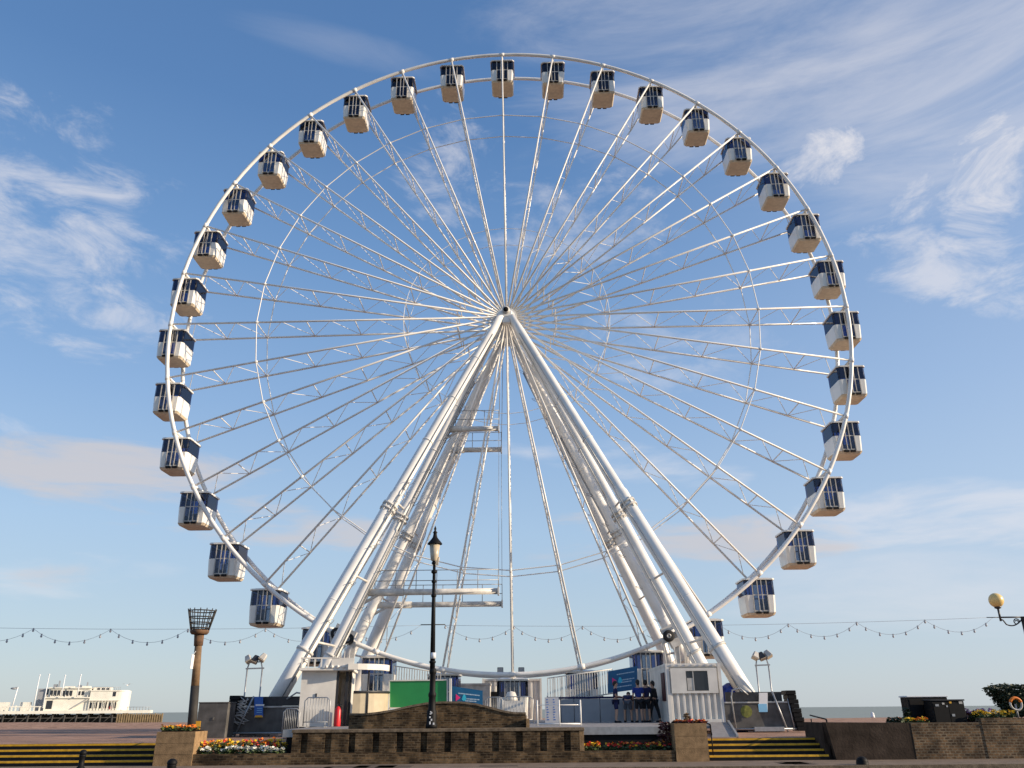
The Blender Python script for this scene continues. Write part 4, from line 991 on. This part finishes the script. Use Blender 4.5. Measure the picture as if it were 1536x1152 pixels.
MB().bar((X(101), -4.3, Zp(1063)), (X(119), -4.3, Zp(1049)), .5, .3).build('outside_stair', 'grime', pv)
MB().span((X(148.5), -4.8, 0.3), (X(150), -4.5, Zp(1060))).build('red_panel', 'red', pv)
for a, b_, h_ in ((70, 74, 1.1), (76, 77, 2.2), (101, 105, .9), (112, 113, 1.8)): MB().span((X(a), 1, Zp(1031.3)), (X(b_), 3.4, Zp(1031.3) + h_)).build('roof_vent', 'galv', pv)
for a in (127, 133, 139): MB().span((X(a), -.06, Zp(1034.6)), (X(a + 4), -.002, Zp(1031.6))).build('window', 'glassdark', pv)
mb = MB()
for k in range(16): mb.tube((X(122.5 + k * 2.4), -4.7, Zp(1035.4)), (X(122.5 + k * 2.4), -4.7, Zp(1035.4) + .9), .05, n=4)
mb.tube((X(122.5), -4.7, Zp(1035.4) + .9), (X(158.5), -4.7, Zp(1035.4) + .9), .05, n=4); mb.build('roof_railing', 'galv', pv)
mb = MB()
for k in range(10): mb.span((X(122 + k * 4), -5.0, 0), (X(122.5 + k * 4), -4.75, Zp(1051.5)))
mb.build('columns', 'cream', pv)
mb = MB()
for k in range(12): mb.span((X(67 + k * 4.6), -4.25, Zp(1045.8)), (X(67.8 + k * 4.6), -4.05, Zp(1042.5)))
mb.build('balcony_rail', 'cream', pv)
for i, (px, tp_) in enumerate(((54.5, 1013), (66, 1012), (86, 1013), (105.5, 1012))):
    single(MB().tube((0, 0, 0), (.0, 0, PZ(px, tp_, YP - 4) - PZ(px, 1045 if i > 1 else 1062, YP - 4)), .2, .12, n=8).sphere((0, 0, PZ(px, tp_, YP - 4) - PZ(px, 1045 if i > 1 else 1062, YP - 4)), .25, 8), 'flagpole', 'paper', ('bare white flagpole left of the pavilion stair tower', 'bare white flagpole at the left corner of the pavilion front', 'bare white flagpole before the middle of the pavilion', 'bare white flagpole right of the pavilion middle')[i], 'flagpole', PR(px, -5.4, PZ(px, 1045 if i > 1 else 1062, YP - 4)), group='bare flagpoles in front of the pavilion')
ll = thing('pier_lamp', 'pale lamp column with a drooping head on the pier balustrade', 'lamp', PR(27, -3, PZ(27, 1064, YP - 3)))
lh_ = PZ(28, 1031, YP - 3) - ll.location.z
MB().tube((0, 0, 0), (.6, 0, lh_), .22, .16, n=8).build('column', 'paper', ll); MB().sphere((-.6, 0, lh_ - .4), 1.0, 10, sz=.35).tube((.6, 0, lh_), (-.6, 0, lh_ - .2), .12, n=6).build('lamp_head', 'greypanel', ll)
gr = thing('timber_groyne', 'row of sunlit timber piles in front of the open end of the pier', 'groyne', (PX(210, YP - 12, -1), YP - 12, -2.6)); gr.rotation_euler = (0, 0, .2); rn = random.Random(6)
mb = MB(); k = 177
while k < 240:
    x = PX(k, YP - 12, 0) - gr.location.x; zt2 = PZ(k, 1070.5 + rn.uniform(-1, .6), YP - 12) + 2.6; mb.span((x, 0, -.8), (x + .42, .5, zt2)); k += 3.3
mb.build('pile_row', 'timber', gr); MB().span((PX(178, YP - 12, 0) - gr.location.x, .52, Z(1086)), (PX(239, YP - 12, 0) - gr.location.x, .8, Z(1073))).build('planking', 'timber', gr)
sg = thing('seagull', 'white seagull gliding above the sea beside the pavilion', 'bird', at(191, 1028, 150))
gb_ = bmesh.new()
mb = MB(); mb.path([(0, -.35, 0), (0, -.2, .03), (0, 0, .02), (0, .25, 0), (0, .4, 0)], [.03, .09, .11, .07, .02], 8)
for s_ in (-1, 1): mb.add([(s_ * .06, -.1, .05), (s_ * .5, -.16, .28), (s_ * 1.0, .05, .2), (s_ * .5, .08, .26), (s_ * .06, .14, .05)], [(0, 1, 3, 4), (1, 2, 3)])
mb.build('body', 'paper', sg); gb_.free()
wb_ = single(MB().path([(0, 0, 0), (.0, 0, .4)], [.2, .17], 10).sphere((0, 0, .42), .17, 10), 'marker_buoy', 'paper', 'small white mooring buoy lying on the shingle beyond the garden wall', 'buoy', (PX(1309, 84, .8), 84, .55))

# ------------------------------------------------------------------ people
def skin_obj(name, chains, m, parent, root=0):
    """chains: list of lists of (pos, radius); the first point of a later chain reuses an equal earlier point"""
    bm = bmesh.new(); L = bm.verts.layers.skin.verify(); seen = {}
    def V(p, r):
        k = tuple(round(c, 4) for c in p)
        if k not in seen:
            v = bm.verts.new(p); rr = r if isinstance(r, tuple) else (r, r); v[L].radius = rr; seen[k] = v
            if len(seen) == 1: v[L].use_root = True
        return seen[k]
    for ch in chains:
        prev = None
        for p, r in ch:
            v = V(p, r)
            if prev is not None and prev != v and not bm.edges.get((prev, v)): bm.edges.new((prev, v))
            prev = v
    me = bpy.data.meshes.new(name); bm.to_mesh(me); bm.free(); me.materials.append(M[m])
    o = bpy.data.objects.new(name, me); C.objects.link(o); o.parent = parent
    s_ = o.modifiers.new('skin', 'SKIN'); s_.use_smooth_shade = True
    sb = o.modifiers.new('subsurf', 'SUBSURF'); sb.levels = 1; sb.render_levels = 1
    return o
def person(px, Y, label, top_m, leg_m, pose='back', rz=0, height=1.78, long=False, hair='hair'):
    t = thing('person', label, 'person', (PX(px, Y, DZ), Y, DZ), rz, group='people standing on the boarding deck'); k = height / 1.78
    lean = {'bend': 1.15}.get(pose, .03)
    pel = Vector((0, 0, .95))
    def up(h, x=0, y=0):   # point on the trunk h above pelvis, leaning towards -y by `lean`
        return pel + Vector((x, -math.sin(lean) * h + y * math.cos(lean), math.cos(lean) * h + y * math.sin(lean)))
    chest, neck = up(.36), up(.52)
    if pose == 'bend': hd = [neck, up(.60, 0, -.02), up(.70, 0, -.03), up(.80, 0, -.02)]
    else: hd = [neck, up(.59, 0, -.01), up(.68, 0, -.02), up(.79, 0, -.01)]
    body = [[(pel, (.15, .12)), (up(.18), (.135, .105)), (chest, (.16, .115)), (neck, (.06, .06)), (hd[1], (.062, .066)), (hd[2], (.076, .095)), (hd[3], (.062, .075))]]
    body.append([(hd[2], (.076, .095)), (hd[2] + (up(0, 0, -.105) - up(0)), .016)])
    for s_ in (-1, 1): body.append([(hd[2], (.076, .095)), (hd[2] + Vector((s_ * .085, 0, 0)), .014)])
    sh = [(chest, (.16, .115)), ]
    shirt = [[(pel + Vector((0, 0, .02)), (.168, .138)), (up(.18), (.158, .125)), (chest, (.175, .13)), (up(.47), (.085, .08))]]
    st = {'back': .11, 'side': .13, 'bend': .16, 'stride': .13}[pose]
    shorts = []
    for s_ in (-1, 1):
        hip = pel + Vector((s_ * .09, 0, -.06)); kn = Vector((s_ * st * .95, -.03 if pose != 'stride' else -.12 * s_, .50)); an = Vector((s_ * st, .02 if pose != 'stride' else -.2 * s_, .09)); toe = an + Vector((s_ * .03, -.16, -.055)); heel = an + Vector((0, .05, -.05))
        body.append([(pel, (.15, .12)), (hip, .088), (kn, .058), (kn.lerp(an, .35), .055), (an, .04)])
        body.append([(an, .04), (toe, (.035, .03))])
        MB().path([heel, an + Vector((0, -.03, -.045)), toe, toe + Vector((s_ * .01, -.06, -.005))], [.045, .052, .046, .03], 10).build('shoe', 'blackcloth', t)
        e = kn.lerp(an, .9) if long else kn.lerp(hip, -.04)
        ch = [(pel + Vector((0, 0, .01)), (.16, .135)), (hip, .108), (hip.lerp(kn, .95), .085)]
        if long: ch += [(kn.lerp(an, .4), .07), (kn.lerp(an, .88), .058)]
        shorts.append(ch)
        sho = up(.455, s_ * .19)
        if pose == 'bend': el = sho + Vector((s_ * .04, -.08, -.28)); ha = el + Vector((-s_ * .05, -.12, -.22))
        elif pose == 'side': el = sho + Vector((s_ * .05, .03, -.29)); ha = el + Vector((-s_ * .05, -.23, -.02))
        elif pose == 'back': el = sho + Vector((s_ * .05, .0, -.29)); ha = el + Vector((-s_ * .04, -.2, -.10))
        else: el = sho + Vector((s_ * .05, .03, -.30)); ha = el + Vector((0, -.07, -.25))
        d = (ha - el).normalized(); palm = ha + d * .05
        body.append([(chest, (.16, .115)), (sho, .062), (el, .043), (ha, .028), (palm, (.038, .02)), ])
        sx_ = d.cross(Vector((0, 0, 1)) if abs(d.z) < .8 else Vector((0, 1, 0))).normalized(); dn_ = d.cross(sx_)
        for f, ln_ in ((-.027, .065), (-.009, .08), (.009, .075), (.027, .058)):
            a = palm + d * .03 + sx_ * f; body.append([(palm, (.038, .02)), (a, .010), (a + d * ln_ * .55 + dn_ * .008, .009), (a + d * ln_ * .9 + dn_ * .028, .008)])
        body.append([(palm, (.038, .02)), (palm + sx_ * -.035 + d * .0, .011), (palm + sx_ * -.055 + d * .04, .009)])
        shirt.append([(chest, (.175, .13)), (sho, .08), (sho.lerp(el, .75), .068)] + ([(el, .06), (el.lerp(ha, .85), .045)] if long else []))
    skin_obj('body', body, 'skin', t)
    skin_obj('shirt', shirt, top_m, t)
    skin_obj('trousers' if long else 'shorts', shorts, leg_m, t)
    hm = MB(); c = hd[2].lerp(hd[3], .55) + (up(0, 0, .022) - up(0)); hm.sphere(c, .098, 14, sz=1.05)
    if pose != 'bend': hm.path([c + Vector((0, .03, 0)), c + Vector((0, .045, -.09)), c + Vector((0, .03, -.13))], [.085, .07, .05], 10)
    hm.build('hair', hair, t)
    if pose in ('side', 'stride'):
        em = MB()
        for s_ in (-1, 1): em.sphere(hd[2] + Vector((s_ * .03, -.093, .025)), .011, 8)
        em.build('eyes', 'dark', t)
    t.scale = (k, k, k)
    return t
PY = 39.7
person(925, PY, 'person in navy polo shirt and shorts standing side on, left of the group', 'navy', 'navy', 'side', rz=PI * .5, height=1.8)
person(943, PY + .5, 'person in dark top and grey shorts bending forward', 'navy', 'greycloth', 'bend', rz=PI * .93, height=1.76)
person(960, PY - .1, 'person in bright blue shirt and black shorts with back to the camera', 'blueshirt', 'blackcloth', 'back', rz=PI * 1.03, height=1.84)
person(971.5, PY + .15, 'person in dark navy shirt and black shorts with back to the camera', 'navy', 'blackcloth', 'back', rz=PI * .96, height=1.84)
person(983, PY + .3, 'person in long black clothes standing nearest the control cabin', 'blackcloth', 'blackcloth', 'stride', rz=PI * 1.3, height=1.8, long=True)
# ------------------------------------------------------------------ light
SUN_EL, SUN_AZ = math.radians(17.5), math.radians(101)     # azimuth clockwise from the view direction (+Y)
sd = Vector((math.sin(SUN_AZ) * math.cos(SUN_EL), math.cos(SUN_AZ) * math.cos(SUN_EL), math.sin(SUN_EL)))
sl = bpy.data.lights.new('sun', 'SUN'); sl.energy = 5.0; sl.angle = math.radians(.55); sl.color = (1, .83, .62)
so = bpy.data.objects.new('sun', sl); C.objects.link(so); so.rotation_euler = sd.to_track_quat('Z', 'Y').to_euler(); so.location = (40, -20, 60)

wd = bpy.data.worlds.new('World'); S.world = wd; wd.use_nodes = True
n, l = wd.node_tree.nodes, wd.node_tree.links
for x in list(n): n.remove(x)
out = n.new('ShaderNodeOutputWorld'); bg = n.new('ShaderNodeBackground'); l.new(bg.outputs[0], out.inputs[0])
sky = n.new('ShaderNodeTexSky'); sky.sky_type = 'NISHITA'; sky.sun_disc = False; sky.sun_elevation = SUN_EL; sky.sun_rotation = SUN_AZ
sky.air_density = 1.0; sky.dust_density = .6; sky.ozone_density = 2.0; sky.altitude = 0
bg.inputs['Strength'].default_value = .12
tc = n.new('ShaderNodeTexCoord')
def math_(op, a, b=None, c=None, clamp=False):
    m = n.new('ShaderNodeMath'); m.operation = op; m.use_clamp = clamp
    for i, v in enumerate((a, b, c)):
        if v is None: continue
        if isinstance(v, (int, float)): m.inputs[i].default_value = v
        else: l.new(v, m.inputs[i])
    return m.outputs[0]
def dot(vec, d):
    m = n.new('ShaderNodeVectorMath'); m.operation = 'DOT_PRODUCT'; l.new(vec, m.inputs[0]); m.inputs[1].default_value = d; return m.outputs['Value']
DIR = tc.outputs['Generated']
# domain-warped streaky noise for cirrus
def noise(scale, rot, st, detail=9, rough=.62, dist=1.2, seed=0):
    mp = n.new('ShaderNodeMapping'); mp.vector_type = 'POINT'; mp.inputs['Rotation'].default_value = rot; mp.inputs['Scale'].default_value = st; mp.inputs['Location'].default_value = (seed, seed * .7, seed * .3); l.new(DIR, mp.inputs[0])
    no = n.new('ShaderNodeTexNoise'); no.inputs['Scale'].default_value = scale; no.inputs['Detail'].default_value = detail; no.inputs['Roughness'].default_value = rough; no.inputs['Distortion'].default_value = dist
    l.new(mp.outputs[0], no.inputs['Vector']); return no.outputs['Fac']
NZ = {'puff': noise(10, (0, .3, 0), (1, 1, 1.5), 13, .66, .7, 3.1), 'wisp': noise(11, (0, .5, 0), (1.0, 1, 2.2), 13, .66, .5, 1.7), 'veil': noise(3.2, (0, -.30, .25), (.8, 1, 4.6), 13, .62, .45, 5.2), 'band': noise(6, (0, 0, 0), (1, 1, 5), 9, .58, .4, 2.3)}
def patch(px, py, rx, ry, ang, kind, amt, lo, hi):
    c = ray(px, py); e1 = (ray(px + 10, py) - ray(px - 10, py)).normalized(); e2 = c.cross(e1).normalized() * -1
    a = math.radians(ang); ux, uy = e1 * math.cos(a) - e2 * math.sin(a), e1 * math.sin(a) + e2 * math.cos(a)
    k = F_PX
    A = math_('MULTIPLY', dot(DIR, ux), k / rx); Bq = math_('MULTIPLY', dot(DIR, uy), k / ry)
    A = math_('SUBTRACT', A, c.dot(ux) * k / rx); Bq = math_('SUBTRACT', Bq, c.dot(uy) * k / ry)
    r2 = math_('ADD', math_('MULTIPLY', A, A), math_('MULTIPLY', Bq, Bq))
    front = math_('GREATER_THAN', dot(DIR, c), 0)
    fall = math_('MULTIPLY', math_('SUBTRACT', 1, r2, clamp=True), front)
    fall = math_('POWER', fall, .7)
    mr = n.new('ShaderNodeMapRange'); mr.interpolation_type = 'SMOOTHSTEP'
    sm = math_('ADD', NZ[kind], math_('MULTIPLY', math_('SUBTRACT', fall, 1), .42)); l.new(sm, mr.inputs[0]); mr.inputs[1].default_value = lo; mr.inputs[2].default_value = hi
    return math_('MULTIPLY', mr.outputs[0], amt)
def total(ps):
    t = None
    for p in ps:
        m = patch(*p); t = m if t is None else math_('MAXIMUM', t, m)
    return t
white = total([(70, 350, 290, 210, 20, 'wisp', .6, .34, .68), (150, 455, 150, 70, 25, 'wisp', .55, .32, .64), (1490, 250, 85, 170, 18, 'puff', .85, .30, .64), (1410, 300, 120, 70, 20, 'puff', .6, .36, .66), (1225, 240, 105, 50, -32, 'puff', .85, .26, .60), (1262, 218, 62, 42, 0, 'puff', .85, .26, .60), (1450, 400, 210, 70, 10, 'wisp', .6, .32, .64),
               (1290, 90, 600, 250, 12, 'veil', .55, .22, .74), (680, 240, 130, 130, 40, 'wisp', .5, .36, .68), (880, 330, 220, 150, -20, 'wisp', .4, .38, .70), (510, 66, 190, 34, 14, 'veil', .15, .24, .66),
               (1010, 520, 260, 120, 10, 'wisp', .3, .38, .70), (1380, 780, 330, 60, -3, 'band', .55, .30, .64), (15, 640, 70, 26, 25, 'puff', .45, .36, .68), (90, 860, 200, 40, 0, 'band', .3, .36, .66), (930, 690, 240, 40, 8, 'band', .4, .32, .66), (1360, 880, 330, 80, 0, 'veil', .4, .25, .7)])
grey = total([(110, 705, 330, 75, 6, 'band', .85, .30, .56), (430, 792, 220, 42, 5, 'band', .75, .32, .58), (1060, 800, 260, 58, 2, 'band', .8, .30, .56), (860, 835, 180, 40, 0, 'band', .5, .34, .62), (100, 860, 90, 24, 0, 'band', .5, .34, .6)])
def mixc(fac, a, b):
    m = n.new('ShaderNodeMix'); m.data_type = 'RGBA'; l.new(fac, m.inputs[0])
    if isinstance(a, tuple): m.inputs[6].default_value = a
    else: l.new(a, m.inputs[6])
    if isinstance(b, tuple): m.inputs[7].default_value = b
    else: l.new(b, m.inputs[7])
    return m.outputs[2]
SKC = sky.outputs[0]
ez = n.new('ShaderNodeSeparateXYZ'); l.new(DIR, ez.inputs[0])
gr_ = n.new('ShaderNodeValToRGB'); k_ = 1 / .12
els = gr_.color_ramp.elements
for i, (pos, col) in enumerate(((0., (.50, .57, .62)), (.09, (.46, .575, .69)), (.20, (.40, .56, .76)), (.34, (.275, .445, .715)), (.5, (.165, .325, .61)), (.64, (.10, .23, .49)), (1., (.05, .13, .33)))):
    e = els[i] if i < 2 else els.new(pos)
    e.position = pos; e.color = (*[c * .125 * k_ * .87 for c in col], 1)
l.new(ez.outputs[2], gr_.inputs[0])
sc_ = n.new('ShaderNodeVectorMath'); sc_.operation = 'SCALE'; l.new(gr_.outputs[0], sc_.inputs[0]); sc_.inputs['Scale'].default_value = 8.
SKC = mixc(math_('ADD', .78, 0), SKC, sc_.outputs[0])
sunw = math_('MULTIPLY', math_('ADD', dot(DIR, (sd.x, sd.y, 0)), .1, clamp=True), .42)
SKC = mixc(sunw, SKC, (4.1, 4.5, 5.5, 1))
c1 = mixc(white, SKC, (5.5, 5.4, 5.6, 1)); c2 = mixc(grey, c1, (4.1, 4.0, 4.2, 1))
l.new(c2, bg.inputs[0])

S.view_settings.view_transform = 'Standard'; S.view_settings.look = 'None'; S.view_settings.exposure = .32; S.view_settings.gamma = 1; S.view_settings.use_curve_mapping = False
S.cycles.max_bounces = 6; S.cycles.transparent_max_bounces = 16; S.cycles.use_denoising = True
